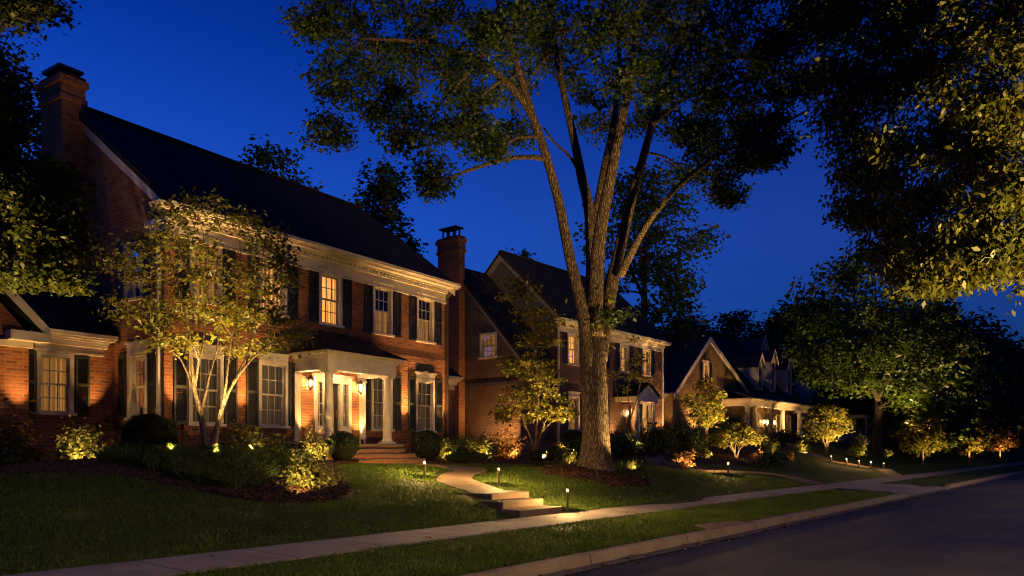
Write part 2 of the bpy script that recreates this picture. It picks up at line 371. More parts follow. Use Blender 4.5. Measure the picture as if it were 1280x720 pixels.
def tree(name, label, limbs, clumps, leafmat, barkmat, sub=10, per=45, leaf=(.12, .07), spread=.28, seed=1, group=None, rich=False,
         trunk_sides=14, twig=.018, wob=0.0, cat='tree', step=.35, rise=.35, flat=.6, droop=.25, up=.6):
    rnd = random.Random(seed); base = limbs[0][0][:3]
    root = thing(name, label, cat, base, 0, group)
    mb = MB(); tips = []
    for i, lb in enumerate(limbs):
        sp = spline(lb, step); mb.tube(sp, trunk_sides if i == 0 else max(6, trunk_sides - 4), wob=wob if i == 0 else wob * .6)
        for k, q in enumerate(sp):
            if i > 0 or k > len(sp) * .6: tips.append(q)
    TP = np.array(tips)
    tw = MB(); cen = []; outw = []
    cl = np.array([c[:3] for c in clumps]); mid = cl.mean(0)
    for c in clumps:
        cx, cy, cz, rh, rv, k = c
        ns = max(2, int(sub * k)); tgt = np.array([cx, cy, cz - rv * .3])
        dd = np.linalg.norm(TP[:, :3] - tgt, axis=1) + np.maximum(0, TP[:, 2] - cz + rise) * 2.0
        a = TP[int(np.argmin(dd))]
        # a branch from the limb to the clump, then twigs to the sprays
        hub = tgt + np.array([rnd.uniform(-.1, .1), rnd.uniform(-.1, .1), 0]) * rh
        br = min(a[3] * .7, .012 + .02 * np.linalg.norm(hub - a[:3])); br = max(br, twig * .8)
        m1 = a[:3] * .55 + hub * .45 + np.array([rnd.uniform(-.08, .08), rnd.uniform(-.08, .08), .1]) * np.linalg.norm(hub - a[:3])
        tw.tube(spline([tuple(a[:3]) + (br,), tuple(m1) + (br * .7,), tuple(hub) + (br * .45,)], .5), 5)
        for j in range(ns):
            th = rnd.uniform(0, 2 * PI); ph = math.acos(rnd.uniform(-1, 1)); rr = rnd.uniform(.35, 1.0) ** .6
            s = np.array([cx + rh * 1.25 * rr * math.sin(ph) * math.cos(th), cy + rh * 1.25 * rr * math.sin(ph) * math.sin(th), cz + rv * 1.2 * rr * math.cos(ph)])
            mm = (hub + s) / 2 + np.array([0, 0, .12 * rh])
            tw.tube([tuple(hub) + (br * .4 + .003,), tuple(mm) + (br * .25 + .003,), tuple(s) + (.004,)], 4, cap=False)
            n = int(per * rnd.uniform(.6, 1.3) * (.6 + .4 * k))
            along = np.array([[rnd.random()] for _ in range(n)]) ** .7
            q = mm + (s - mm) * along * 1.15 + np.clip(RNG.normal(size=(n, 3)), -1.7, 1.7) * np.array([spread, spread, spread * flat])
            cen.append(q); o = q - mid; o[:, 2] *= .5; outw.append(o / (np.linalg.norm(o, axis=1, keepdims=True) + 1e-6))
    C = np.concatenate(cen); O = np.concatenate(outw)
    k = len(mb.v); mb.v += tw.v; mb.f += [tuple(i + k for i in f) for f in tw.f]
    mb.build('trunk', barkmat, root, base, True)
    leaf_mesh('crown', C - np.array(base), leaf[0], leaf[1], leafmat, root, up, seed, O * .6, droop, rich)
    return root
def auto_tree(name, label, x, y, z, height, rad, leafmat, barkmat, seed, trunk_r=.22, crown_lo=.3, nclump=22, sub=9, per=30, leaf=(.3, .2), spread=.45, group=None, shape='round'):
    rnd = random.Random(seed); limbs = [[(x, y, z - .2, trunk_r * 1.5), (x, y, z + .5, trunk_r), (x + rnd.uniform(-.2, .2), y, z + height * .4, trunk_r * .75), (x + rnd.uniform(-.3, .3), y + rnd.uniform(-.3, .3), z + height * .85, trunk_r * .2)]]
    for i in range(6):
        a = i * 2.4 + rnd.random(); h0 = height * rnd.uniform(crown_lo * .8, .6); rr = rad * rnd.uniform(.5, .8)
        limbs.append([(x, y, z + h0, trunk_r * .45), (x + rr * .5 * math.cos(a), y + rr * .5 * math.sin(a), z + h0 + height * .13, trunk_r * .3), (x + rr * math.cos(a), y + rr * math.sin(a), z + h0 + height * .2, trunk_r * .12)])
    cl = []
    for i in range(nclump):
        t = (i + .5) / nclump; hz = crown_lo + (1 - crown_lo) * t
        prof = math.sin(PI * min(1, (t * .86 + .14))) ** .7 if shape == 'round' else (1 - t) ** .75 + .08
        a = i * 2.39996 + rnd.uniform(-.4, .4); rr = rad * prof * rnd.uniform(.35, .95)
        s = rad * rnd.uniform(.24, .36)
        cl.append((x + rr * math.cos(a), y + rr * math.sin(a), z + height * hz - s * .3, s, s * .75, 1))
    return tree(name, label, limbs, cl, leafmat, barkmat, sub, per, leaf, spread, seed, group, trunk_sides=10)
def shrub(name, label, x, y, rx, ry, h, n, leaf, leafmat, seed, clipped=False, group=None, cat='shrub', z=None, stemmat=None, lift=.0):
    r = np.random.default_rng(seed); z0 = ground(x, y) if z is None else z
    root = thing(name, label, cat, (x, y, z0), 0, group)
    mb = MB(); ns = 9
    for i in range(ns):
        a = i * 2.4; k = r.uniform(.3, .8); px = rx * k * math.cos(a); py = ry * k * math.sin(a)
        mb.tube([(px * .15, py * .15, -.05, .018), (px * .5, py * .5, h * .45, .012), (px, py, h * r.uniform(.7, .92), .004)], 5)
    mb.build('stem', stemmat or BARK_DARK, root, smooth=True)
    d = r.normal(size=(n, 3)); d /= np.linalg.norm(d, axis=1, keepdims=True)
    # lumpy radius
    lum = np.ones(n)
    for q in range(7):
        c = r.normal(size=3); c /= np.linalg.norm(c); lum += (.10 if clipped else .22) * np.exp(-np.sum((d - c) ** 2, axis=1) / .25) - (.035 if clipped else .07)
    zc = h * (.5 + lift); rz = h * (.5 - lift)
    if clipped:
        P = d * (r.uniform(.86, 1.0, n) * lum)[:, None] * np.array([rx, ry, rz]) + np.array([0, 0, zc])
    else:      # loose sprays fanning out from the base
        k = max(10, n // 38); a = r.uniform(0, 2 * PI, k); e = np.arccos(r.uniform(-.05, 1, k)); q = r.uniform(.6, 1.08, k)
        T = np.stack([rx * q * np.sin(e) * np.cos(a), ry * q * np.sin(e) * np.sin(a), h * (.12 + .86 * np.cos(e) * q)], 1)
        i = r.integers(0, k, n); t = r.uniform(.3, 1.05, n)[:, None]; b0 = T[i] * np.array([.12, .12, 0])
        P = b0 + (T[i] - b0) * t + np.array([0, 0, .18 * h]) * (t * (1 - t)) + r.normal(size=(n, 3)) * (.055 * (rx + h)) * (.5 + .5 * t)
        d = P - np.array([0, 0, h * .25]); d /= np.linalg.norm(d, axis=1, keepdims=True) + 1e-6
    P[:, 2] = np.maximum(P[:, 2], .03)
    if clipped:
        m = d[:, 2] < 0; P[m, 0] = P[m, 0] * (1 + .12 * -d[m, 2]); 
    leaf_mesh('foliage', P, leaf[0], leaf[1], leafmat, root, .3, seed, d, .0)
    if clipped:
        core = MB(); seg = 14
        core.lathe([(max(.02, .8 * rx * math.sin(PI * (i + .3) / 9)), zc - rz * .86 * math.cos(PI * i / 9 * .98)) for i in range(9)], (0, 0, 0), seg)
        core.build('shade_core', CORE, root, smooth=True).scale = (1, ry / rx, 1)  # solid near-black core; shade between the leaves put into its colour
    return root
CORE = mat_plain('dark_inside', (.012, .014, .007), .9, .1, .3)
def in_poly(X, Y, poly):
    ins = np.zeros(len(X), bool); n = len(poly)
    for i in range(n):
        x0, y0 = poly[i]; x1, y1 = poly[(i + 1) % n]
        c = ((y0 > Y) != (y1 > Y)) & (X < (x1 - x0) * (Y - y0) / (y1 - y0 + 1e-12) + x0); ins ^= c
    return ins
def smooth_poly(poly, it=2):
    P = [tuple(p) for p in poly]
    for _ in range(it):
        Q = []
        for i in range(len(P)):
            a = P[i]; b = P[(i + 1) % len(P)]
            Q += [(a[0] * .75 + b[0] * .25, a[1] * .75 + b[1] * .25), (a[0] * .25 + b[0] * .75, a[1] * .25 + b[1] * .75)]
        P = Q
    return P

# ------------------------------------------------------------------ lamps
SPOT_GAIN = 2.5
WARM = (1.0, .52, .165); LEAFLIGHT = (1.0, .62, .20)
def lamp_spot(name, parent, loc, direction, power, cone, col, soft=.03, blend=.7):
    l = bpy.data.lights.new(name, 'SPOT'); l.energy = power * SPOT_GAIN; l.spot_size = R(cone); l.spot_blend = blend; l.color = col; l.shadow_soft_size = soft
    o = bpy.data.objects.new(name, l); COL.objects.link(o); o.parent = parent; o.location = loc
    o.rotation_euler = Vector(direction).to_track_quat('-Z', 'Y').to_euler(); return o
def lamp_point(name, parent, loc, power, col, soft=.03):
    l = bpy.data.lights.new(name, 'POINT'); l.energy = power; l.color = col; l.shadow_soft_size = soft
    o = bpy.data.objects.new(name, l); COL.objects.link(o); o.parent = parent; o.location = loc; return o
UPG = 'small black garden uplights'
def uplight(x, y, aim, power, cone, label, col=WARM, z=None, blend=.7, soft=.03, riser=0):
    z0 = (ground(x, y) if z is None else z) + riser
    root = thing('uplight', label, 'garden light', (x, y, z0), 0)
    d = (Vector(aim) - Vector((x, y, z0 + .1))).normalized()
    st = MB(); st.lathe([(.004, -.12 - riser), (.014, -riser), (.014, .07)], (0, 0, 0), 8); st.build('stake', BLACK, root)
    q = d.to_track_quat('Z', 'Y').to_matrix(); c = Vector((0, 0, .1))
    can = MB(); can.lathe([(.022, -.09), (.04, -.075), (.045, .04), (.047, .05), (.040, .05), (.036, .03)], (0, 0, 0), 14, cap=False)
    can.v = [tuple(c + q @ Vector(p)) for p in can.v]; can.build('housing', BLACK, root, smooth=True)
    ln = MB(); ln.lathe([(.0, .028), (.034, .03)], (0, 0, 0), 14, cap=False); ln.v = [tuple(c + q @ Vector(p)) for p in ln.v]; ln.build('lens', LENS, root)
    lamp_spot('bulb', root, c + d * .06, d, power, cone, col, soft, blend); return root
PATH_LENS = mat_lampglass('path_lamp_glass', (1.0, .56, .17), 2.2)
def path_light(x, y, label, h=.42, power=320, group=None, s=1.0):
    root = thing('path_light', label, 'path light', (x, y, ground(x, y)), 0, group)
    p = MB(); p.lathe([(.006, -.1), (.034 * s, -.02), (.034 * s, .02), (.028 * s, .04), (.028 * s, h - .09), (.03 * s, h - .085), (.03 * s, h - .07)], (0, 0, 0), 12); p.build('post', BRONZE, root, smooth=False)
    g = MB(); g.lathe([(.019 * s, h - .07), (.019 * s, h - .03)], (0, 0, 0), 12); g.build('lamp_glass', PATH_LENS, root)
    lamp_point('bulb', root, (0, 0, h - .05), power, (1.0, .58, .19), .012)
    c = MB(); c.lathe([(.019 * s, h - .03), (.034 * s, h - .028), (.034 * s, h - .018), (.012 * s, h)], (0, 0, 0), 12); c.build('cap', BRONZE, root)
    return root

# ------------------------------------------------------------------ the setting: ground, road, kerb, pavements
def build_ground():
    xs = np.unique(np.concatenate([np.linspace(-400, -20, 8), np.arange(-20, 3, 1.0), np.arange(3, 30, .3), np.arange(30, 70, .7), np.arange(70, 160, 3), np.linspace(160, 900, 10)]))
    ys = np.unique(np.concatenate([np.linspace(-400, -12, 8), [-9, -6, -3.86, -3.85], [5.96, 5.965], np.arange(6.05, 22, .25), np.arange(22, 60, 1.5), np.linspace(60, 900, 12)]))
    X, Y = np.meshgrid(xs, ys)
    Z = np.where(Y > 5.96, ground_np(X, Y), np.where(Y < -3.86, .14, -.12))
    Z = np.where((X > 28.3) & (X < 35.6) & (Y < 6.5) & (Y > 5.9), Z - .15, Z); Z = np.where((X > 29.1) & (X < 34.6) & (Y < 8.4) & (Y >= 6.5), Z - .06, Z)
    Z = Z + np.where((Y > 10) & (Y < 60), .012 * np.sin(X * 2.1 + Y) * np.sin(Y * 1.7 - X * .6), 0)
    nx, ny = len(xs), len(ys); V = np.stack([X.ravel(), Y.ravel(), Z.ravel()], 1)
    i = np.arange(nx - 1); j = np.arange(ny - 1); I, J = np.meshgrid(i, j); a = (J * nx + I).ravel()
    F = np.stack([a, a + 1, a + nx + 1, a + nx], 1)
    tag(mesh_np('ground', V, F, LAWN, None, True), 'dark green lawns rising gently from the kerb to the houses', 'ground', kind='structure')
build_ground()
def strip(name, x0, x1, ys, zs, mat, label, cat, step=3.0):
    n = max(1, int((x1 - x0) / step)); mb = MB()
    for i in range(n):
        a = x0 + (x1 - x0) * i / n; b = x0 + (x1 - x0) * (i + 1) / n
        for k in range(len(ys) - 1):
            mb.poly([(a, ys[k], zs[k]), (b, ys[k], zs[k]), (b, ys[k + 1], zs[k + 1]), (a, ys[k + 1], zs[k + 1])])
    return tag(mb.build(name, mat), label, cat, kind='structure')
strip('road', -60, 300, [-3.75, 1.0, 5.86], [0, .05, 0], ASPHALT, 'smooth dark asphalt street running along the lawns', 'road', 6)
strip('gutter', -60, 300, [5.62, 5.87], [.0145, .006], GUTTER, 'narrow concrete gutter strip at the foot of the kerb', 'gutter', 6)
m_, nt_, out_ = newmat('worn_edge_line'); 
EDGE = mat_concrete('pale_gutter_seam', (.17, .15, .14), 3.0, 0)
strip('gutter_seam', -60, 300, [5.585, 5.625], [.0165, .0155], EDGE, 'thin pale seam along the asphalt edge', 'road marking', 6)
def kerb(x0, x1, label, ends):
    mb = MB(); n = max(1, int((x1 - x0) / 3))
    prof = [(5.85, -.1), (5.855, .06), (5.868, .13), (5.89, .15), (6.01, .155), (6.01, -.1)]
    segs = [(x0 + (x1 - x0) * i / n, 1.0) for i in range(n + 1)]
    if ends[0]: segs = [(x0 - .9, .12)] + segs
    if ends[1]: segs = segs + [(x1 + .9, .12)]
    b = len(mb.v)
    for x, k in segs:
        for y, z in prof: mb.v.append((x, y, z * k if z > 0 else z))
    m = len(prof)
    for i in range(len(segs) - 1):
        for k in range(m - 1): mb.f.append((b + i * m + k, b + i * m + k + 1, b + (i + 1) * m + k + 1, b + (i + 1) * m + k))
    mb.f.append(tuple(range(b, b + m))); e = b + (len(segs) - 1) * m; mb.f.append(tuple(range(e, e + m))[::-1])
    tag(mb.build('kerb', KERB), label, 'kerb', kind='structure')
kerb(-60, 28.0, 'long pale concrete kerb edging the near grass strip', (0, 1)); kerb(36.2, 300, 'pale concrete kerb beyond the driveway apron', (1, 0))
strip('kerb', -60, 300, [-3.86, -3.85, -3.7], [-.1, .15, .15], KERB, 'concrete kerb on the far side of the street', 'kerb', 6)
strip('sidewalk', -60, 300, [8.40, 8.402, 9.64, 9.642], [.05, .205, .222, .05], CONCRETE, 'straight concrete sidewalk between the lawn and the grass strip', 'sidewalk', 3)
mb = MB()
for (ya, za, xa, xb), (yb, zb, xc, xd) in zip([(5.86, .022, 27.6, 36.6), (6.35, .10, 28.4, 35.5), (7.2, .17, 28.9, 34.8)], [(6.35, .10, 28.4, 35.5), (7.2, .17, 28.9, 34.8), (8.41, .207, 29.2, 34.4)]):
    mb.poly([(xa, ya, za), (xb, ya, za), (xd, yb, zb), (xc, yb, zb)])
tag(mb.build('driveway_apron', CONCRETE), 'flared concrete driveway apron breaking the kerb', 'driveway', kind='structure')
mb = MB(); mb.slab([(13.2, 6.0, .165), (14.9, 6.0, .165), (14.7, 6.34, .17), (13.6, 6.5, .17)], .1)
tag(mb.build('pavement_pad', WALK), 'small concrete pad set in the grass strip against the kerb', 'concrete pad', kind='structure')

def ribbon(path, w, lift=.03, step=.25):
    sp = np.array(spline([p + (0, 0) for p in path], step))[:, :2]
    t = np.gradient(sp, axis=0); t /= np.linalg.norm(t, axis=1, keepdims=True); nrm = np.stack([-t[:, 1], t[:, 0]], 1)
    l = sp + nrm * w / 2; r = sp - nrm * w / 2; return sp, l, r
PATHS = []
def walkway(path, w, label, name='walkway'):
    sp, l, r = ribbon(path, w); mb = MB(); PATHS.append((sp, w / 2 + .02))
    for i in range(len(sp) - 1):
        z0 = ground(*sp[i]) + .035; z1 = ground(*sp[i + 1]) + .035
        a, b, c, d = (*l[i], z0), (*r[i], z0), (*r[i + 1], z1), (*l[i + 1], z1)
        mb.poly([a, b, c, d]); mb.poly([a, d, (d[0], d[1], z1 - .2), (a[0], a[1], z0 - .2)]); mb.poly([b, c, (c[0], c[1], z1 - .2), (b[0], b[1], z0 - .2)])
    tag(mb.build(name, WALK), label, 'walkway', kind='structure')
walkway([(13.55, 11.55), (13.85, 12.5), (14.4, 13.6), (15.4, 14.4), (16.6, 15.0), (17.0, 15.9), (16.5, 16.8), (15.8, 17.35), (15.4, 17.6)], 1.0, 'curving concrete front walk from the lawn steps to the brick house')
walkway([(43.6, 9.6), (45.5, 10.6), (46.6, 11.2), (46.3, 12.2), (45.6, 13.3), (46.5, 15), (49, 17), (51.5, 19)], 1.1, 'front walk of the far house beside small glowing lights')
walkway([(31.2, 9.62), (31.7, 10.8), (31.2, 12.0), (29.2, 12.8), (28.0, 13.3), (29, 15.5), (33, 18), (35.6, 20)], .9, 'narrow side walk crossing the middle lawn')
st = thing('lawn_steps', 'three low concrete steps climbing from the sidewalk to the front walk', 'steps', (13.3, 10.4, .2))
for x0, x1, y0, y1, z0, z1 in [(12.3, 13.78, 9.7, 10.34, .1, .36), (12.5, 13.95, 10.345, 10.94, .15, .50), (12.85, 14.2, 10.945, 11.7, .2, .63)]:
    s_ = MB(); s_.box(x0, x1, y0, y1, z0, z1); s_.build('step', WALK, st, (13.3, 10.4, .2), bevel=.018)

BED_A = smooth_poly([(3, 15.9), (4.9, 15.7), (6.6, 15.1), (7.3, 14.0), (7.5, 12.6), (8.1, 11.8), (9.4, 11.7), (10.5, 12.6), (11.3, 14.2), (12.2, 15.6), (13.5, 16.2), (14.0, 17.4), (14.0, 18.95), (12, 18.95), (9, 18.95), (8.5, 21), (2, 21)])
BED_B = smooth_poly([(17.0, 17.2), (18.2, 16.8), (20, 16.4), (22, 16.2), (24.4, 16.7), (27, 17.4), (30, 16.6), (32, 15.8), (35, 15.6), (38, 16.5), (38, 21), (30, 20.9), (26, 20.8), (17.0, 19.0)])
BED_RING = [(18.95 + 1.75 * math.cos(a) * (1 + .08 * math.sin(3 * a)), 12.1 + 1.6 * math.sin(a) * (1 + .07 * math.cos(2 * a))) for a in [i * 2 * PI / 40 for i in range(40)]]
BED_C = smooth_poly([(26.6, 13.6), (27.6, 12.9), (28.6, 13.0), (29.6, 14.1), (31.5, 14.3), (33, 13.5), (35, 13.1), (37.5, 12.7), (39.5, 12.9), (40.5, 14), (42.5, 15.5), (46, 17), (60, 17.2), (60, 19.5), (38, 19.5), (31, 16), (28, 15.2)])
BEDS = [BED_A, BED_B, BED_RING, BED_C]
def bed(poly, label, res=.22):
    P = np.array(poly); x0, y0 = P.min(0); x1, y1 = P.max(0); rs = res
    xs = np.arange(x0 - rs, x1 + rs, rs); ys = np.arange(y0 - rs, y1 + rs, rs); X, Y = np.meshgrid(xs, ys)
    ins = in_poly(X.ravel(), Y.ravel(), poly).reshape(X.shape)
    Z = ground_np(X, Y) + np.where(ins, .045, -.05) + RNG.normal(size=X.shape) * .008
    nx, ny = len(xs), len(ys); V = np.stack([X.ravel(), Y.ravel(), Z.ravel()], 1)
    I, J = np.meshgrid(np.arange(nx - 1), np.arange(ny - 1)); a = (J * nx + I).ravel()
    F = np.stack([a, a + 1, a + nx + 1, a + nx], 1); keep = ins.ravel()[F].any(1)
    tag(mesh_np('mulch_bed', V, F[keep], MULCH, None, True), label, 'planting bed', kind='structure')
bed(BED_A, 'curved mulch bed in front of the brick house'); bed(BED_B, 'mulch bed right of the front porch steps')
bed(BED_RING, 'round mulch mound at the foot of the huge tree', .15); bed(BED_C, 'mulch bed in front of the far houses', .4)

# ------------------------------------------------------------------ house pieces
def wall_grid(mb, M, u0, u1, z0, z1, ops, depth=.16):
    us = sorted({u0, u1, *[o[0] for o in ops], *[o[1] for o in ops]}); zs = sorted({z0, z1, *[o[2] for o in ops], *[o[3] for o in ops]})
    for a, b in zip(us, us[1:]):
        for c, d in zip(zs, zs[1:]):
            um, zm = (a + b) / 2, (c + d) / 2
            if any(o[0] < um < o[1] and o[2] < zm < o[3] for o in ops): continue
            mb.poly([M(a, 0, c), M(b, 0, c), M(b, 0, d), M(a, 0, d)])
    for a, b, c, d in ops:
        mb.poly([M(a, 0, c), M(a, depth, c), M(a, depth, d), M(a, 0, d)]); mb.poly([M(b, 0, c), M(b, 0, d), M(b, depth, d), M(b, depth, c)])
        mb.poly([M(a, 0, c), M(b, 0, c), M(b, depth, c), M(a, depth, c)]); mb.poly([M(a, 0, d), M(a, depth, d), M(b, depth, d), M(b, 0, d)])
def window(house, off, M, uc, zb, zt, w, curtain, cols=3, rows=2, head='crown', sill=True, casing=.07, name='window', sashmat=None, cafe=False):
    a, b = uc - w / 2, uc + w / 2; f = MB()
    f.boxM(M, a - casing, a + .035, -.035, .13, zb, zt); f.boxM(M, b - .035, b + casing, -.035, .13, zb, zt)
    f.boxM(M, a - casing, b + casing, -.038, .132, zt - .03, zt + casing)
    if sill: f.boxM(M, a - casing - .05, b + casing + .05, -.085, .134, zb - .07, zb + .003)
    if head == 'crown':
        f.boxM(M, a - casing - .02, b + casing + .02, -.05, -.001, zt + casing, zt + casing + .07); f.boxM(M, a - casing - .06, b + casing + .06, -.09, -.002, zt + casing + .07, zt + casing + .115)
    fr = f.build('window', WHITE, house, off)
    s = MB(); zm = (zb + zt) / 2; t = .024
    for (lo, hi, d) in ((zm - .02, zt - .03, .05), (zb + .003, zm + .02, .085)):
        s.boxM(M, a + .035, a + .08, d, d + .03, lo, hi); s.boxM(M, b - .08, b - .035, d, d + .03, lo, hi)
        s.boxM(M, a + .08, b - .08, d, d + .03, lo, lo + .045); s.boxM(M, a + .08, b - .08, d, d + .03, hi - .045, hi)
        ia, ib, il, ih = a + .08, b - .08, lo + .045, hi - .045
        for i in range(1, cols): x = ia + (ib - ia) * i / cols; s.boxM(M, x - t / 2, x + t / 2, d + .004, d + .026, il, ih)
        for i in range(1, rows): z = il + (ih - il) * i / rows; s.boxM(M, ia, ib, d + .005, d + .025, z - t / 2, z + t / 2)
    s.build('sash', sashmat or WHITE, fr, off)
    g = MB(); g.poly([M(a + .04, .068, zm), M(b - .04, .068, zm), M(b - .04, .068, zt), M(a + .04, .068, zt)]); g.poly([M(a + .04, .102, zb), M(b - .04, .102, zb), M(b - .04, .102, zm), M(a + .04, .102, zm)]); g.build('pane', GLASS, fr, off)
    c = MB(); n = 36
    for i in range(n):
        x0 = a - .1 + (w + .2) * i / n; x1 = a - .1 + (w + .2) * (i + 1) / n
        d0 = .3 + .035 * math.sin(i * 1.25) + .02 * math.sin(i * .5); d1 = .3 + .035 * math.sin((i + 1) * 1.25) + .02 * math.sin((i + 1) * .5)
        c.poly([M(x0, d0, zb - .1), M(x1, d1, zb - .1), M(x1, d1, zt + .1), M(x0, d0, zt + .1)])
    if cafe: c.v = [(p[0], p[1], min(p[2], zm + .06)) for p in c.v]
    c.build('curtain', curtain, fr, off); return fr
def shutter(house, off, M, uc, zb, zt, w, mat):
    a, b = uc - w / 2, uc + w / 2; s = MB(); e = .055
    for x in (a, b - e): s.boxM(M, x, x + e, -.055, -.012, zb, zt)
    zr = [zb, (zb + zt) / 2 - .03, zt - .08]
    for z in zr: s.boxM(M, a + e, b - e, -.053, -.013, z, z + .08)
    for lo, hi in ((zr[0] + .08, zr[1]), (zr[1] + .08, zr[2])):
        k = int((hi - lo) / .055)
        for i in range(k):
            z = lo + (hi - lo) * (i + .5) / k
            s.hexa([M(a + e, -.046, z - .03), M(b - e, -.046, z - .03), M(b - e, -.040, z - .03), M(a + e, -.040, z - .03), M(a + e, -.024, z + .022), M(b - e, -.024, z + .022), M(b - e, -.018, z + .022), M(a + e, -.018, z + .022)])
    return s.build('shutter', mat, house, off)
def header(house, off, M, uc, z, w, h=.24, key=True, mat=None):
    s = MB(); s.prism([(uc - w / 2, z), (uc + w / 2, z), (uc + w / 2 + .06, z + h), (uc - w / 2 - .06, z + h)], M, -.03, .02)
    if key: s.prism([(uc - .06, z - .02), (uc + .06, z - .02), (uc + .1, z + h + .05), (uc - .1, z + h + .05)], M, -.055, -.031)
    s.boxM(M, uc - w / 2 - .09, uc + w / 2 + .09, -.06, -.032, z + h - .06, z + h)
    return s.build('lintel', mat or STONE, house, off)
def cornice(house, off, M, u0, u1, z, proj=.4, frieze=.36, dent=True, mat=None, ret=True):
    """z is the top; boxes butt end to end"""
    s = MB(); zz = z - .34 - frieze
    s.boxM(M, u0 - .03, u1 + .03, -.045, .03, zz, z - .34)
    s.boxM(M, u0 - .05, u1 + .05, -.075, -.046, zz - .002, zz + .05)
    s.boxM(M, u0 - .1, u1 + .1, -.15, .03, z - .34, z - .27)
    s.boxM(M, u0 - .14, u1 + .14, -.2, .03, z - .205, z - .155)
    if dent:
        n = int((u1 - u0) / .17)
        for i in range(n):
            x = u0 + (u1 - u0) * (i + .5) / n; s.boxM(M, x - .045, x + .045, -.17, .03, z - .27, z - .206)
    else: s.boxM(M, u0 - .11, u1 + .11, -.16, .03, z - .27, z - .206)
    s.boxM(M, u0 - proj * .8, u1 + proj * .8, -proj, .03, z - .155, z - .1)
    s.prism([(u0 - proj * .85, z - .1), (u1 + proj * .85, z - .1), (u1 + proj * .95, z), (u0 - proj * .95, z)], M, -proj - .06, .03)
    return s.build('cornice', mat or WHITE, house, off)
def gable_roof_x(house, off, x0, x1, yf, yb, ze, zr, ov, ovx, mat, t=.14, name='roof'):
    """ridge along x"""
    ym = (yf + yb) / 2; sl = (zr - ze) / (ym - yf + ov); ze = ze + sl * ov; s = MB()   # ze given at the eave edge
    s.slab([(x0 - ovx, yf - ov, ze - sl * ov), (x1 + ovx, yf - ov, ze - sl * ov), (x1 + ovx, ym, zr), (x0 - ovx, ym, zr)], t)
    s.slab([(x0 - ovx, yb + ov, ze - sl * ov), (x1 + ovx, yb + ov, ze - sl * ov), (x1 + ovx, ym + .002, zr - .001), (x0 - ovx, ym + .002, zr - .001)], t)
    s.bar((x0 - ovx, ym, zr + .01), (x1 + ovx, ym, zr + .01), .24, .05)
    return s.build(name, mat, house, off)
def rake(house, off, x, y0, z0, y1, z1, drop=.3, thick=.05, mat=None, sgn=-1):
    s = MB(); a = -1
    s.hexa([(x, y0, z0 - drop), (x + sgn * thick, y0, z0 - drop), (x + sgn * thick, y1, z1 - drop), (x, y1, z1 - drop), (x, y0, z0), (x + sgn * thick, y0, z0), (x + sgn * thick, y1, z1), (x, y1, z1)])
    s.hexa([(x + sgn * thick, y0, z0 - .1), (x + sgn * thick * 2.2, y0, z0 - .1), (x + sgn * thick * 2.2, y1, z1 - .1), (x + sgn * thick, y1, z1 - .1), (x + sgn * thick, y0, z0 + .01), (x + sgn * thick * 2.2, y0, z0 + .01), (x + sgn * thick * 2.2, y1, z1 + .01), (x + sgn * thick, y1, z1 + .01)])
    return s.build('rake_board', mat or WHITE, house, off)
def chimney(house, off, x0, x1, y0, y1, z0, z1, mat, cap='slab'):
    s = MB(); s.box(x0, x1, y0, y1, z0, z1 - .75); 
    s.box(x0 - .06, x1 + .06, y0 - .06, y1 + .06, z1 - .75, z1 - .62); s.box(x0 - .02, x1 + .02, y0 - .02, y1 + .02, z1 - .62, z1 - .28); s.box(x0 - .09, x1 + .09, y0 - .09, y1 + .09, z1 - .28, z1 - .1)
    s.box(x0 - .03, x1 + .03, y0 - .03, y1 + .03, z1 - .1, z1)
    ch = s.build('chimney', mat, house, off)
    c = MB(); xm, ym = (x0 + x1) / 2, (y0 + y1) / 2; w, d = (x1 - x0) * .36, (y1 - y0) * .3
    if cap == 'slab':
        c.box(xm - w, xm + w, ym - d, ym + d, z1, z1 + .16); c.box(xm - w - .12, xm + w + .12, ym - d - .14, ym + d + .14, z1 + .16, z1 + .24)
    else:
        c.box(xm - w, xm + w, ym - d, ym + d, z1, z1 + .06)
        for q in (-1, 1):
            for r in (-1, 0, 1): c.box(xm + q * w - .03, xm + q * w + .03, ym + r * d * .95 - .03, ym + r * d * .95 + .03, z1 + .06, z1 + .42)
        c.box(xm - w - .15, xm + w + .15, ym - d - .15, ym + d + .15, z1 + .42, z1 + .47); c.box(xm - w * .5, xm + w * .5, ym - d * .5, ym + d * .5, z1 + .47, z1 + .53)
    c.build('chimney_cap', BLACK, ch, off); return ch
def column(house, off, x, y, z0, z1, r=.135, mat=None):
    s = MB(); h = z1 - z0
    s.box(x - r * 1.45, x + r * 1.45, y - r * 1.45, y + r * 1.45, z0, z0 + .07)
    s.lathe([(r * 1.35, .07), (r * 1.38, .11), (r * 1.1, .15), (r, .2), (r * 1.02, h * .35), (r * .84, h - .22), (r * .95, h - .2), (r * .84, h - .17), (r * .88, h - .12), (r * 1.2, h - .07)], (x, y, z0), 20)
    s.box(x - r * 1.3, x + r * 1.3, y - r * 1.3, y + r * 1.3, z1 - .07, z1); o = s.build('column', mat or WHITE, house, off)
    o.data.polygons.foreach_set('use_smooth', [len(p.vertices) == 4 and abs(p.normal.z) < .8 and abs(abs(p.normal.x) - 1) > .002 and abs(abs(p.normal.y) - 1) > .002 for p in o.data.polygons]); return o
LANTERN_GLOW = mat_emit('lantern_flame', (1.0, .60, .22), 900)
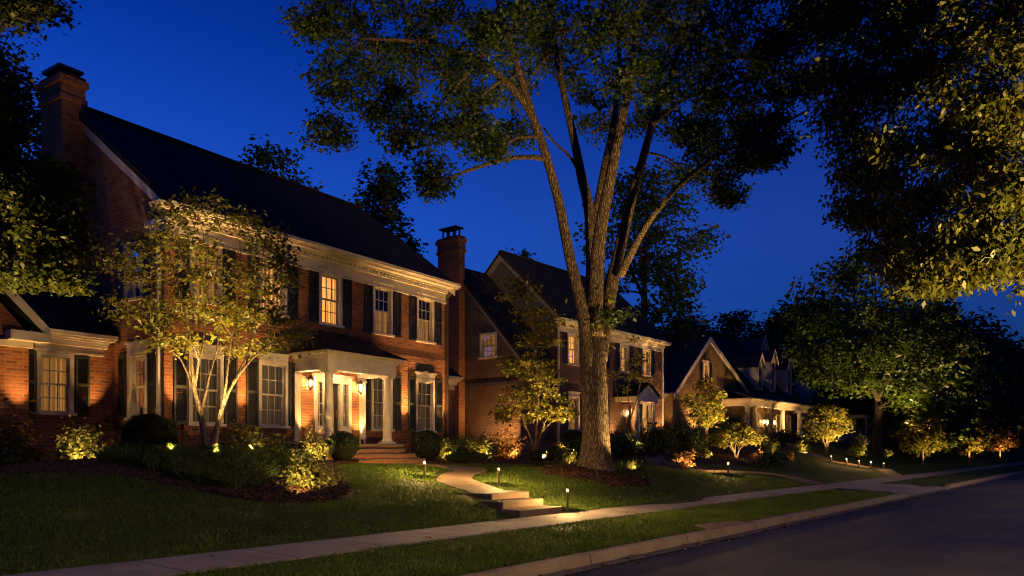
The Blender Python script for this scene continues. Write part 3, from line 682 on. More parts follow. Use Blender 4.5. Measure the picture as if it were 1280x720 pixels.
def lantern(house, off, M, u, z, s=1.0):
    b = MB(); b.boxM(M, u - .05 * s, u + .05 * s, -.02, 0, z - .12 * s, z + .2 * s)
    b.tube([M(u, -.02, z + .12 * s) + (.012,), M(u, -.1, z + .24 * s) + (.012,), M(u, -.17, z + .22 * s) + (.012,)], 6)
    c = M(u, -.17, z)
    for k in range(6):
        a = k * PI / 3; p = (c[0] + .085 * s * math.cos(a), c[1] + .085 * s * math.sin(a)); q = (c[0] + .055 * s * math.cos(a), c[1] + .055 * s * math.sin(a))
        b.bar((p[0], p[1], c[2] + .12 * s), (q[0], q[1], c[2] - .14 * s), .012)
    b.lathe([(.06 * s, -.16 * s), (.062 * s, -.14 * s)], c, 6); b.lathe([(.11 * s, .12 * s), (.085 * s, .15 * s), (.03 * s, .22 * s), (.012 * s, .25 * s)], c, 6)
    b.lathe([(.006 * s, -.24 * s), (.03 * s, -.19 * s), (.05 * s, -.16 * s)], c, 8)
    o = b.build('lantern', BLACK, house, off)
    g = MB(); g.lathe([(.012, -.08 * s), (.028, -.03 * s), (.024, .03 * s), (.006, .08 * s)], c, 10); g.build('bulb', LANTERN_GLOW, o, off); return o

# ------------------------------------------------------------------ the main brick house
HA = R(5.0); HO = (9.62, 19.12, 1.15); OFF = (0, 0, 1.15)
def HW(lx, ly, z=0): return (HO[0] + lx * math.cos(HA) - ly * math.sin(HA), HO[1] + lx * math.sin(HA) + ly * math.cos(HA), z)
def MF(y): return lambda u, d, z: (u, y + d, z)
def MGx(x): return lambda u, d, z: (x + d, u, z)      # end wall facing -x
H1 = thing('brick_house', 'large two storey red brick house with columned porch, lit by wall washers', 'house', HO, HA)
F0 = MF(0); W1 = 11.3
low = [1.2, 3.4, 7.9, 10.17]; upp = [1.2, 3.4, 5.6, 7.95, 10.17]
mb = MB()
wall_grid(mb, F0, 0, W1, .8, 7.62, [(c - .45, c + .45, 2.3, 4.1) for c in low] + [(c - .41, c + .41, 5.55, 7.08) for c in upp] + [(4.98, 6.42, 1.78, 3.92)])
G0 = MGx(0); wall_grid(mb, G0, .002, 9.0, .8, 7.62, [(.78, 1.6, 2.45, 4.08), (1.0, 1.75, 5.6, 7.0)])
mb.poly([(0, .002, 7.62), (0, 9.0, 7.62), (0, 9.0, 8.0), (0, 4.5, 11.33), (0, .002, 8.0)]); mb.poly([(W1, 0, .8), (W1, 9, .8), (W1, 9, 8.0), (W1, 4.5, 11.33), (W1, 0, 8.0)]); mb.poly([(0, 9, .8), (W1, 9, .8), (W1, 9, 7.6), (0, 9, 7.6)])
mb.build('wall', BRICK, H1, OFF)
mb = MB(); mb.box(.004, W1 - .004, .3, 8.9, 4.42, 4.55); mb.box(.3, W1 - .3, .6, 8.9, 1.66, 1.77); mb.box(.2, W1 - .2, 2.6, 2.7, .8, 7.5); mb.build('inner_floors', CORE, H1, OFF)
mb = MB(); mb.boxM(F0, .0, W1, -.05, -.001, 2.02, 2.09); mb.boxM(F0, 0, W1, -.03, -.002, 4.72, 4.94); mb.build('brick_band', BRICK, H1, OFF)
for c in low: window(H1, OFF, F0, c, 2.3, 4.1, .9, CUR_DIM, head=None); header(H1, OFF, F0, c, 4.17, 1.0)
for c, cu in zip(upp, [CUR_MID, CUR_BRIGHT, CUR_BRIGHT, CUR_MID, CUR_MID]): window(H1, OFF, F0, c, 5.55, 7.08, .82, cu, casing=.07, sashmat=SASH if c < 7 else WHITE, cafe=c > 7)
for c in low:
    for sg in (-1, 1): shutter(H1, OFF, F0, c + sg * .75, 2.26, 4.18, .4, SHUT_G)
for c in upp:
    for sg in (-1, 1): shutter(H1, OFF, F0, c + sg * .70, 5.5, 7.15, .38, SHUT)
for c in low:   # dark arched panel over each ground floor window
    a = MB(); a.prism([(c + .52 * math.cos(t), 4.44 + .34 * math.sin(t)) for t in [PI * i / 12 for i in range(13)]], F0, -.02, .01); a.build('arched_panel', SHUT_G, H1, OFF)
window(H1, OFF, G0, 1.19, 2.45, 4.08, .8, CUR_WARM, head=None); header(H1, OFF, G0, 1.19, 4.15, .9, .3)
window(H1, OFF, G0, 1.37, 5.6, 7.0, .74, CUR_WARM, head=None)
for sg in (-1, 1):
    shutter(H1, OFF, G0, 1.19 + sg * .70, 2.42, 4.14, .36, SHUT_G); shutter(H1, OFF, G0, 1.37 + sg * .64, 5.57, 7.04, .34, SHUT)
cornice(H1, OFF, F0, 0, W1, 7.78, .42, .36)
gable_roof_x(H1, OFF, 0, W1, 0, 9, 7.80, 11.5, .5, .16, ROOF)
rake(H1, OFF, -.005, -.46, 7.70, 4.5, 11.38, .36); rake(H1, OFF, -.005, 9.46, 7.70, 4.5, 11.36, .36)
rake(H1, OFF, W1 + .005, -.46, 7.70, 4.5, 11.38, .36, sgn=1)
s_ = MB(); s_.boxM(MGx(-.002), -.38, .55, -.2, 0, 7.28, 7.42); s_.boxM(MGx(-.002), -.2, .4, -.14, 0, 7.1, 7.279); s_.build('cornice_return', WHITE, H1, OFF)
chimney(H1, OFF, -.62, -.003, 3.88, 5.05, .9, 12.05, BRICK)
for (x, y, m) in ((-.07, .12, WHITE), (W1 + .06, -.06, BRONZE)):
    d = MB(); d.box(x - .05, x + .05, y - .04, y + .04, 1.3, 7.3); d.hexa([(x - .05, y - .04, 7.3), (x + .05, y - .04, 7.3), (x + .05, y + .04, 7.3), (x - .05, y + .04, 7.3), (x - .05, y - .34, 7.6), (x + .05, y - .34, 7.6), (x + .05, y - .26, 7.6), (x - .05, y - .26, 7.6)])
    for z in (2.6, 4.4, 6.2): d.box(x - .06, x + .06, y - .05, y + .05, z, z + .05)
    d.build('downspout', m, H1, OFF)
d = MB(); d.boxM(F0, -.2, W1 + .2, -.585, -.485, 7.70, 7.79); d.build('gutter', WHITE, H1, OFF)
# porch
p = MB(); p.box(4.05, 7.15, -1.6, -.003, .8, 1.70); p.build('porch_base', BRICK, H1, OFF)
p = MB(); p.box(4.0, 7.2, -1.66, -.002, 1.70, 1.78); p.build('porch_floor', WALK, H1, OFF, bevel=.015)
for i, (y0, y1, z) in enumerate([(-1.98, -1.662, 1.63), (-2.32, -1.982, 1.48), (-2.68, -2.322, 1.33)]):
    p = MB(); p.box(4.35 - i * .08, 6.85 + i * .08, y0, y1, .9, z - .05); q = p.build('porch_step', BRICK, H1, OFF)
    p = MB(); p.box(4.32 - i * .08, 6.88 + i * .08, y0 - .03, y1 - .004, z - .05, z); p.build('tread', WALK, q, OFF, bevel=.01)
for x in (4.36, 6.82): column(H1, OFF, x, -1.28, 1.78, 3.93)
for x in (4.22, 6.95):
    p = MB(); p.box(x - .11, x + .11, -.1, -.003, 1.78, 3.93); p.box(x - .14, x + .14, -.13, -.002, 3.8, 3.86); p.build('pilaster', WHITE, H1, OFF)
p = MB()
p.box(4.16, 7.04, -1.46, -1.12, 3.93, 4.28); p.box(4.16, 4.44, -1.118, -.004, 3.932, 4.28); p.box(6.76, 7.04, -1.118, -.004, 3.932, 4.28)
p.box(4.12, 7.08, -1.50, -.004, 4.282, 4.33); p.box(4.06, 7.14, -1.56, -.004, 4.332, 4.39); p.box(3.99, 7.21, -1.63, -.004, 4.392, 4.47); p.build('entablature', WHITE, H1, OFF)
p = MB(); p.box(4.44, 6.76, -1.118, -.006, 4.1, 4.16); p.build('porch_ceiling', WHITE, H1, OFF)
e = [(3.93, -1.7, 4.472), (7.27, -1.7, 4.472), (7.27, -.003, 4.472), (3.93, -.003, 4.472)]; r1, r2 = (5.2, -.004, 5.28), (6.0, -.004, 5.28)
p = MB(); p.poly([e[0], e[1], r2, r1]); p.poly([e[1], e[2], r2]); p.poly([e[3], e[0], r1]); p.poly(e)
p.bar(e[0], r1, .09, .04); p.bar(e[1], r2, .09, .04); p.build('porch_roof', ROOF_PORCH, H1, OFF)
p = MB()
for a, b in ((4.93, 5.06), (5.30, 5.42), (5.98, 6.1), (6.34, 6.47)): p.boxM(F0, a, b, -.05, .12, 1.78, 3.7)
p.boxM(F0, 4.93, 6.47, -.07, .121, 3.7, 3.92); p.boxM(F0, 4.88, 6.52, -.12, .122, 3.90, 3.96)
for a, b in ((5.06, 5.30), (6.1, 6.34)): p.boxM(F0, a, b, .0, .1, 1.78, 2.35)
dr = p.build('door_surround', WHITE, H1, OFF)
for a, b in ((5.06, 5.30), (6.1, 6.34)):
    p = MB()
    for z in (2.7, 3.05, 3.4): p.boxM(F0, a, b, .03, .055, z - .015, z + .015)
    p.boxM(F0, (a + b) / 2 - .012, (a + b) / 2 + .012, .028, .056, 2.35, 3.7)
    p.build('sidelight_bars', WHITE, dr, OFF)
    p = MB(); p.poly([F0(a, .07, 2.35), F0(b, .07, 2.35), F0(b, .07, 3.7), F0(a, .07, 3.7)]); p.build('sidelight_pane', GLASS, dr, OFF)
p = MB(); p.boxM(F0, 5.0, 6.4, .34, .35, 1.78, 3.8); p.build('hall_curtain', CUR_DIM, dr, OFF)
p = MB(); p.boxM(F0, 5.42, 5.98, .08, .115, 1.78, 3.7)
for z0, z1 in ((1.95, 2.5), (2.62, 3.1), (3.2, 3.6)):
    for a, b in ((5.47, 5.68), (5.72, 5.93)): p.boxM(F0, a, b, .065, .079, z0, z1)
dd = p.build('door', DOOR, H1, OFF); p = MB(); p.lathe([(.0, -.03), (.03, -.015), (.03, .015), (.0, .03)], F0(5.9, .04, 2.7), 10); p.boxM(F0, 5.88, 5.92, .05, .064, 2.6, 2.85); p.build('handle', BRASS, dd, OFF)
lantern(H1, OFF, F0, 4.66, 3.62); lantern(H1, OFF, F0, 6.86 - .1, 3.62)
CEIL_LENS = mat_emit('porch_lamp_glass', (1.0, .66, .30), 25)
p = MB(); p.lathe([(.10, 0), (.11, -.02), (.10, -.03)], (5.68, -.55, 4.1), 16); q = p.build('ceiling_lamp', BRASS, H1, OFF); p = MB(); p.lathe([(.08, -.031), (.07, -.07), (.03, -.09)], (5.68, -.55, 4.1), 16); p.build('lamp_shade', CEIL_LENS, q, OFF)
lamp_point('bulb', q, (5.68, -.55, 3.92 - 1.15), 45, (1, .62, .28), .06)
# left wing
FW = MF(2.33)
mb = MB(); wall_grid(mb, FW, -6, -.003, .8, 4.42, [(-1.9, -1.14, 2.55, 4.0)]); mb.build('wing_wall', BRICK, H1, OFF)
window(H1, OFF, FW, -1.52, 2.55, 4.0, .76, CUR_MID, head=None)
for sg in (-1, 1): shutter(H1, OFF, FW, -1.52 + sg * .66, 2.5, 4.06, .36, SHUT_G)
cornice(H1, OFF, FW, -2.0, -.36, 4.62, .3, .2, dent=False)
mb = MB(); mb.slab([(-6.2, 2.0, 4.56), (-.005, 2.0, 4.56), (-.005, 5.6, 7.1), (-6.2, 5.6, 7.1)], .12); mb.slab([(-6.2, 5.602, 7.099), (-.005, 5.602, 7.099), (-.005, 9, 4.6), (-6.2, 9, 4.6)], .12); mb.build('wing_roof', ROOF, H1, OFF)
# projecting gabled bay at the left edge
FB = MF(1.85); mb = MB(); wall_grid(mb, FB, -6.2, -2.36, .8, 4.4, []); mb.poly([(-6.2, 1.85, 4.4), (-2.36, 1.85, 4.4), (-4.28, 1.85, 6.5)]); mb.poly([(-2.36, 1.85, .8), (-2.36, 2.328, .8), (-2.36, 2.328, 4.4), (-2.36, 1.85, 4.4)]); mb.build('bay_wall', BRICK, H1, OFF)
mb = MB(); mb.slab([(-2.02, 1.6, 4.45), (-2.02, 6, 4.45), (-4.28, 6, 6.72), (-4.28, 1.6, 6.72)], .12); mb.slab([(-6.5, 1.6, 4.45), (-6.5, 6, 4.45), (-4.282, 6, 6.719), (-4.282, 1.6, 6.719)], .12); mb.build('bay_roof', ROOF, H1, OFF)
mb = MB(); mb.hexa([(-2.0, 1.58, 4.3), (-2.0, 1.62, 4.3), (-4.28, 1.62, 6.55), (-4.28, 1.58, 6.55), (-2.0, 1.58, 4.56), (-2.0, 1.62, 4.56), (-4.28, 1.62, 6.85), (-4.28, 1.58, 6.85)])
mb.box(-2.9, -2.0, 1.5, 1.84, 4.2, 4.42); mb.box(-6.2, -2.3, 1.74, 1.848, 4.05, 4.199); mb.build('bay_cornice', WHITE, H1, OFF)
# right wing
mb = MB(); wall_grid(mb, FW, W1 + .005, 14.9, .8, 4.5, []); mb.poly([(14.9, 2.33, .8), (14.9, 7, .8), (14.9, 7, 4.5), (14.9, 2.33, 4.5)]); mb.build('side_wing_wall', BRICK, H1, OFF)
cornice(H1, OFF, FW, W1 + .4, 14.75, 4.72, .3, .2, dent=False)
mb = MB(); mb.slab([(W1 + .02, 2.0, 4.66), (15.2, 2.0, 4.66), (15.2, 5, 6.6), (W1 + .02, 5, 6.6)], .12); mb.slab([(W1 + .02, 5.002, 6.599), (15.2, 5.002, 6.599), (15.2, 8, 4.66), (W1 + .02, 8, 4.66)], .12); mb.build('side_wing_roof', ROOF, H1, OFF)
SUN_EL, SKY_TINT, SKY_S, STREET_P = -1.0, (.15, .82, 1.12), 1.0, 2500
LEAF_DARK_LIT = mat_leaf('lit_dark_tree_leaf', (.026, .055, .012), (.06, .10, .022), .4)  # lighter copy of the dark leaf, lamp light put into its colour
BIG_LIMBS = [[(19.12, 12.29, 0.89, 0.66), (19.12, 12.29, 1.13, 0.56), (19.12, 12.29, 1.46, 0.47), (19.12, 12.29, 2.12, 0.435), (19.11, 12.31, 3.06, 0.42), (19.09, 12.33, 4.0, 0.42), (19.08, 12.35, 4.83, 0.4), (19.08, 12.35, 5.53, 0.3), (19.08, 12.35, 5.88, 0.2)], [(18.93, 12.34, 3.75, 0.24), (18.66, 12.32, 4.78, 0.209), (18.41, 12.29, 5.66, 0.186), (18.01, 12.44, 7.13, 0.166), (17.64, 12.56, 8.62, 0.147), (17.14, 12.83, 10.29, 0.128), (16.72, 13.01, 11.11, 0.111), (16.16, 13.36, 11.71, 0.094), (15.47, 13.87, 12.19, 0.077), (14.7, 14.48, 12.44, 0.061), (13.95, 15.07, 12.44, 0.045), (13.14, 15.72, 12.36, 0.03)], [(17.26, 13.01, 10.53, 0.14), (16.86, 13.18, 11.68, 0.11), (16.5, 13.32, 12.69, 0.087), (16.13, 13.45, 13.67, 0.067), (15.78, 13.57, 14.86, 0.048), (15.49, 13.61, 16.02, 0.03)], [(19.15, 12.42, 4.96, 0.25), (19.42, 12.6, 6.2, 0.214), (19.66, 12.81, 8.63, 0.187), (19.76, 13.2, 10.03, 0.163), (19.89, 13.55, 11.22, 0.14), (19.95, 13.99, 12.87, 0.119), (20.07, 14.36, 14.22, 0.098), (20.2, 14.7, 15.95, 0.078), (20.16, 15.26, 17.98, 0.059), (20.25, 15.67, 20.05, 0.04)], [(18.98, 12.23, 4.92, 0.29), (18.86, 12.12, 6.06, 0.252), (18.76, 11.98, 7.18, 0.224), (18.71, 11.78, 8.21, 0.198), (18.69, 11.53, 9.18, 0.175), (18.68, 11.29, 10.16, 0.152), (18.65, 11.06, 11.03, 0.131), (18.62, 10.84, 11.76, 0.11), (18.58, 10.62, 13.09, 0.089), (18.58, 10.37, 14.75, 0.069), (18.53, 10.17, 16.38, 0.05)], [(19.39, 12.52, 5.47, 0.24), (19.6, 12.68, 6.97, 0.198), (19.87, 12.77, 8.45, 0.167), (20.29, 12.66, 10.43, 0.138), (20.69, 12.59, 11.9, 0.112), (21.01, 12.61, 13.53, 0.087), (21.21, 12.79, 15.45, 0.063), (21.33, 13.07, 17.67, 0.04)], [(19.24, 12.23, 4.24, 0.27), (19.46, 12.14, 5.44, 0.234), (19.69, 12.04, 6.65, 0.207), (20.0, 11.83, 8.19, 0.182), (20.28, 11.67, 9.35, 0.159), (20.55, 11.52, 10.36, 0.138), (20.86, 11.31, 11.62, 0.117), (21.29, 10.97, 13.01, 0.097), (21.66, 10.7, 14.42, 0.078), (21.96, 10.5, 16.21, 0.059), (22.18, 10.42, 17.76, 0.04)], [(19.49, 11.67, 6.69, 0.14), (19.4, 11.21, 7.32, 0.119), (19.27, 10.8, 7.77, 0.104), (19.14, 10.38, 8.14, 0.09), (19.26, 9.66, 8.84, 0.077), (19.55, 8.72, 9.51, 0.064), (19.74, 7.91, 9.77, 0.053), (19.84, 7.2, 10.0, 0.041), (20.0, 6.43, 10.26, 0.03)], [(20.71, 11.28, 11.44, 0.12), (21.3, 11.06, 12.01, 0.086), (21.94, 10.76, 12.52, 0.071), (22.74, 10.28, 12.92, 0.059), (23.6, 9.72, 13.3, 0.048), (24.55, 9.04, 13.73, 0.039), (25.44, 8.44, 14.2, 0.03)], [(19.71, 13.16, 10.01, 0.07), (19.75, 13.64, 10.75, 0.048), (19.76, 14.16, 11.26, 0.038), (19.78, 14.65, 11.9, 0.03)]]
BIG_CLUMPS = [(12.73, 17.03, 13.02, 0.64, 0.64, 1), (12.56, 15.65, 11.03, 0.82, 0.53, 1), (12.64, 16.34, 9.91, 0.5, 0.38, 0.8), (14.78, 17.68, 13.54, 1.06, 0.71, 1), (14.47, 16.46, 11.32, 0.9, 0.59, 1), (14.41, 14.94, 10.12, 0.77, 0.56, 1), (14.36, 14.21, 8.72, 0.46, 0.42, 0.8), (14.42, 13.34, 10.01, 0.73, 0.57, 1), (16.89, 18.24, 13.95, 1.15, 0.77, 1), (17.05, 16.45, 13.2, 0.98, 0.74, 1), (15.62, 13.44, 9.69, 0.56, 0.43, 0.8), (18.36, 14.82, 11.24, 0.64, 0.54, 0.7), (14.74, 12.95, 11.85, 0.92, 0.61, 1), (19.08, 17.12, 13.39, 0.93, 0.67, 1), (15.76, 19.64, 15.75, 1.28, 0.67, 1), (14.28, 15.11, 13.34, 1.18, 0.64, 1), (18.01, 16.85, 15.49, 1.28, 0.72, 1), (15.25, 12.31, 12.46, 1.02, 0.61, 1), (20.25, 15.67, 14.99, 0.96, 0.69, 0.8), (18.47, 13.1, 14.12, 1.06, 0.66, 1), (21.26, 14.42, 14.45, 1.07, 0.75, 0.7), (16.79, 10.41, 12.46, 1.02, 0.61, 1), (22.52, 14.44, 13.57, 1.0, 0.72, 0.7), (22.6, 12.76, 14.99, 1.2, 0.8, 1), (18.59, 9.77, 11.3, 0.86, 0.6, 1), (23.48, 13.26, 13.02, 0.83, 0.61, 0.6), (20.54, 10.53, 14.36, 1.18, 0.66, 1), (22.84, 10.87, 14.21, 1.15, 0.77, 1), (19.06, 8.39, 11.06, 0.84, 0.59, 1), (20.91, 8.49, 12.89, 1.01, 0.68, 1), (24.27, 10.69, 15.92, 1.33, 0.75, 1), (23.3, 8.7, 12.96, 0.89, 0.64, 1), (20.68, 7.18, 12.59, 0.86, 0.6, 1), (19.35, 7.23, 9.71, 0.65, 0.49, 1), (19.8, 8.26, 9.58, 0.73, 0.56, 1), (19.42, 7.15, 9.09, 0.41, 0.29, 0.6), (22.07, 10.23, 11.24, 0.89, 0.64, 1), (23.44, 11.72, 12.19, 0.8, 0.59, 0.8), (20.55, 8.93, 8.96, 0.54, 0.45, 0.8), (21.91, 10.42, 10.13, 0.69, 0.49, 0.7), (20.88, 6.93, 11.3, 0.56, 0.43, 0.8), (25.1, 8.08, 15.49, 0.9, 0.64, 1), (24.94, 9.86, 12.85, 0.8, 0.59, 0.8), (20.87, 16.49, 14.12, 0.83, 0.61, 0.6), (17.05, 10.09, 11.13, 0.73, 0.53, 0.8), (22.52, 14.44, 12.74, 0.83, 0.61, 0.4), (18.64, 11.29, 5.29, 0.27, 0.18, 0.25), (15.22, 17.13, 16.01, 1.65, 0.94, 1), (16.99, 14.93, 16.24, 1.88, 0.94, 1), (18.77, 12.73, 16.24, 2.12, 1.06, 1), (20.54, 10.53, 16.24, 1.88, 0.94, 1), (22.17, 8.52, 15.77, 1.41, 0.94, 1), (18.67, 14.44, 18.61, 2.21, 1.23, 1), (19.07, 10.77, 17.17, 1.8, 1.01, 1)]
RIGHT_CLUMPS = [(16.64, 4.86, 10.47, 0.67, 0.5, 1), (16.22, 4.59, 9.14, 0.65, 0.48, 1), (15.81, 4.29, 8.04, 0.56, 0.44, 1), (16.47, 4.27, 7.36, 0.58, 0.45, 1), (15.99, 4.07, 6.32, 0.53, 0.41, 1), (15.69, 3.64, 5.48, 0.51, 0.36, 1), (15.47, 3.12, 4.76, 0.47, 0.29, 1), (15.84, 3.47, 9.48, 0.68, 0.48, 1), (16.48, 3.46, 8.66, 0.7, 0.5, 1), (14.92, 3.01, 6.97, 0.63, 0.45, 1), (15.52, 3.06, 6.15, 0.61, 0.44, 1), (14.71, 2.48, 5.01, 0.57, 0.38, 1), (15.45, 2.35, 8.8, 0.63, 0.48, 1), (14.35, 2.13, 7.22, 0.59, 0.44, 1), (14.43, 2.03, 6.18, 0.59, 0.44, 1), (13.93, 1.85, 5.12, 0.56, 0.38, 1), (14.01, 1.75, 4.44, 0.56, 0.23, 1), (14.88, 1.47, 8.14, 0.59, 0.47, 1), (14.32, 1.36, 6.75, 0.56, 0.45, 1), (13.76, 1.26, 5.46, 0.54, 0.41, 1), (13.8, 1.21, 4.5, 0.54, 0.31, 1), (16.82, 3.04, 10.38, 0.78, 0.47, 1), (15.39, 1.63, 9.21, 0.68, 0.41, 1), (16.62, 4.08, 10.67, 0.73, 0.48, 1), (14.67, 2.53, 4.4, 0.35, 0.14, 0.7), (14.75, 0.83, 6.12, 0.75, 0.75, 1), (14.75, 0.83, 7.88, 0.75, 0.75, 1), (14.75, 0.83, 4.5, 0.75, 0.5, 1), (15.84, 2.67, 10.67, 1.02, 0.66, 1), (15.73, 1.21, 10.02, 0.95, 0.61, 1), (15.3, 0.15, 6.75, 1.0, 1.0, 0.8), (17.8, 4.21, 7.48, 0.52, 0.38, 0.8), (18.34, 3.54, 9.71, 0.69, 0.48, 0.8), (17.36, 2.37, 7.72, 0.62, 0.44, 0.8)]
LEFT_CLUMPS = [(5.17, 15.89, 6.15, 0.53, 0.41, 1), (5.34, 14.88, 5.78, 0.48, 0.37, 1), (5.72, 15.21, 6.37, 0.35, 0.29, 0.9), (5.45, 16.34, 5.56, 0.6, 0.42, 1), (5.47, 14.72, 5.21, 0.42, 0.31, 1), (5.31, 15.72, 4.84, 0.53, 0.32, 1), (5.47, 14.72, 4.65, 0.37, 0.23, 0.8), (5.03, 16.06, 6.66, 0.44, 0.35, 1), (4.76, 16.4, 5.71, 0.73, 0.58, 1), (4.83, 17.1, 7.37, 0.76, 0.76, 1), (5.44, 17.14, 7.88, 0.34, 0.41, 0.8), (4.8, 14.75, 9.05, 0.41, 0.19, 0.8), (5.1, 14.38, 9.1, 0.27, 0.14, 0.5), (4.85, 16.28, 8.92, 0.58, 0.58, 0.9), (4.48, 16.74, 8.05, 0.88, 0.88, 1), (4.39, 16.85, 4.84, 0.73, 0.44, 1), (4.02, 17.3, 6.59, 1.02, 1.02, 1), (5.87, 15.01, 5.64, 0.2, 0.2, 0.5), (5.78, 16.72, 7.1, 0.38, 0.25, 0.7)]
YARD_CLUMPS = [(8.64, 17.16, 6.74, 0.66, 0.47, 1), (9.41, 17.0, 7.11, 0.71, 0.49, 1), (9.5, 15.61, 6.56, 0.68, 0.5, 1), (10.24, 15.65, 6.46, 0.56, 0.48, 1), (7.98, 17.5, 5.76, 0.54, 0.39, 0.8), (8.75, 17.97, 5.79, 0.68, 0.49, 1), (8.57, 16.14, 5.75, 0.7, 0.49, 1), (9.87, 16.91, 5.93, 0.76, 0.53, 1), (9.72, 15.18, 5.47, 0.64, 0.5, 1), (10.41, 15.28, 5.6, 0.44, 0.41, 0.8), (8.01, 17.94, 4.83, 0.47, 0.29, 0.6), (8.12, 16.85, 4.54, 0.63, 0.39, 0.9), (9.32, 17.75, 4.99, 0.69, 0.46, 1), (9.06, 15.68, 4.63, 0.7, 0.42, 1), (10.29, 16.23, 4.77, 0.68, 0.45, 1), (10.23, 14.86, 4.61, 0.54, 0.32, 0.8), (10.34, 14.57, 4.18, 0.32, 0.18, 0.5), (8.43, 16.94, 4.05, 0.54, 0.25, 0.6), (10.3, 15.58, 4.05, 0.63, 0.3, 0.7), (10.05, 16.69, 4.12, 0.57, 0.3, 0.6), (8.73, 16.09, 3.92, 0.46, 0.25, 0.5), (8.59, 18.02, 6.51, 0.49, 0.38, 0.7), (10.06, 14.92, 5.94, 0.36, 0.32, 0.6)]
YARD_LIMBS = [[(9.29, 16.35, 1.27, 0.12), (9.23, 16.39, 1.73, 0.086), (9.14, 16.46, 2.36, 0.07), (9.04, 16.54, 2.91, 0.057), (8.98, 16.57, 3.54, 0.046), (8.93, 16.6, 4.26, 0.037), (8.8, 16.72, 5.07, 0.028), (8.63, 16.89, 5.97, 0.02), (8.54, 16.97, 6.59, 0.012)], [(9.3, 16.34, 1.27, 0.105), (9.37, 16.28, 1.82, 0.07), (9.47, 16.19, 2.46, 0.054), (9.65, 15.99, 3.1, 0.041), (9.97, 15.62, 3.74, 0.031), (10.29, 15.25, 4.11, 0.021), (10.53, 14.98, 4.29, 0.012)], [(9.08, 16.61, 2.91, 0.05), (8.9, 16.7, 3.45, 0.033), (8.67, 16.87, 3.98, 0.025), (8.4, 17.07, 4.42, 0.018), (8.08, 17.34, 4.77, 0.013), (7.82, 17.53, 4.84, 0.008)], [(9.06, 16.64, 3.19, 0.055), (9.25, 16.64, 3.84, 0.034), (9.38, 16.72, 4.6, 0.024), (9.48, 16.83, 5.56, 0.017), (9.51, 17.03, 6.73, 0.01)], [(9.07, 16.62, 3.0, 0.05), (9.04, 16.39, 3.62, 0.03), (8.92, 16.25, 4.14, 0.021), (8.77, 16.17, 4.82, 0.014), (8.63, 16.05, 5.66, 0.008)], [(9.49, 16.1, 2.64, 0.05), (9.5, 15.94, 3.45, 0.03), (9.5, 15.77, 4.16, 0.021), (9.56, 15.54, 5.04, 0.014), (9.5, 15.45, 6.27, 0.008)], [(9.62, 15.94, 3.09, 0.05), (9.91, 15.79, 3.84, 0.03), (10.07, 15.78, 4.6, 0.021), (10.22, 15.79, 5.55, 0.014), (10.35, 15.83, 6.32, 0.008)], [(9.15, 16.52, 2.37, 0.05), (9.39, 16.54, 3.3, 0.03), (9.62, 16.58, 4.06, 0.021), (9.77, 16.71, 5.03, 0.014), (9.87, 16.91, 6.02, 0.008)]]
MAPLE_HIGH = [(23.91, 18.14, 1.29, 0.06), (23.92, 18.07, 2.6, 0.042), (23.92, 18.03, 4.16, 0.034), (23.81, 18.1, 5.71, 0.027), (23.73, 18.16, 6.64, 0.022), (23.51, 18.38, 7.57, 0.017), (23.34, 18.53, 8.18, 0.012)]
MAPLE_LIMBS = [[(23.91, 18.14, 1.29, 0.075), (23.77, 18.15, 1.82, 0.049), (23.58, 18.24, 2.35, 0.037), (23.34, 18.37, 2.9, 0.027), (23.13, 18.47, 3.51, 0.019), (22.95, 18.53, 4.12, 0.012)], [(23.91, 18.14, 1.29, 0.06), (23.98, 18.15, 2.13, 0.04), (24.05, 18.16, 2.92, 0.031), (24.11, 18.17, 3.86, 0.024), (24.12, 18.26, 4.81, 0.018), (24.13, 18.35, 5.77, 0.012)], [(23.91, 18.14, 1.29, 0.065), (24.13, 18.11, 1.98, 0.04), (24.37, 18.05, 2.61, 0.029), (24.73, 17.84, 3.25, 0.02), (25.01, 17.73, 3.9, 0.012)], [(23.74, 18.36, 2.35, 0.035), (23.73, 18.84, 2.8, 0.018), (23.73, 19.32, 3.07, 0.01)], [(24.07, 17.94, 2.29, 0.035), (24.04, 17.5, 2.65, 0.018), (24.03, 17.04, 2.83, 0.01)]]
MAPLE_CLUMPS = [(22.88, 18.47, 3.35, 0.67, 0.43, 0.9), (24.53, 18.65, 3.59, 0.83, 0.51, 1), (24.77, 17.56, 3.4, 0.57, 0.44, 0.9), (24.17, 19.1, 4.23, 0.77, 0.51, 1), (23.74, 17.4, 4.17, 0.73, 0.49, 1), (23.24, 18.17, 4.89, 0.68, 0.43, 1), (24.61, 18.23, 5.17, 0.64, 0.45, 1), (23.5, 18.97, 4.97, 0.44, 0.31, 0.7), (23.83, 18.24, 5.72, 0.56, 0.44, 0.9), (24.55, 17.99, 5.94, 0.38, 0.32, 0.6), (23.97, 18.07, 6.29, 0.31, 0.28, 0.5), (22.95, 18.85, 2.9, 0.43, 0.25, 0.6), (24.29, 17.03, 2.9, 0.37, 0.25, 0.6), (23.29, 17.63, 2.82, 0.61, 0.24, 0.6), (23.44, 18.72, 8.16, 0.44, 0.28, 0.5), (23.93, 18.43, 7.7, 0.44, 0.28, 0.55), (23.19, 18.72, 7.5, 0.31, 0.22, 0.4), (24.05, 17.97, 7.04, 0.38, 0.25, 0.5), (24.49, 17.75, 6.7, 0.31, 0.22, 0.4), (23.48, 18.36, 6.78, 0.37, 0.28, 0.5)]
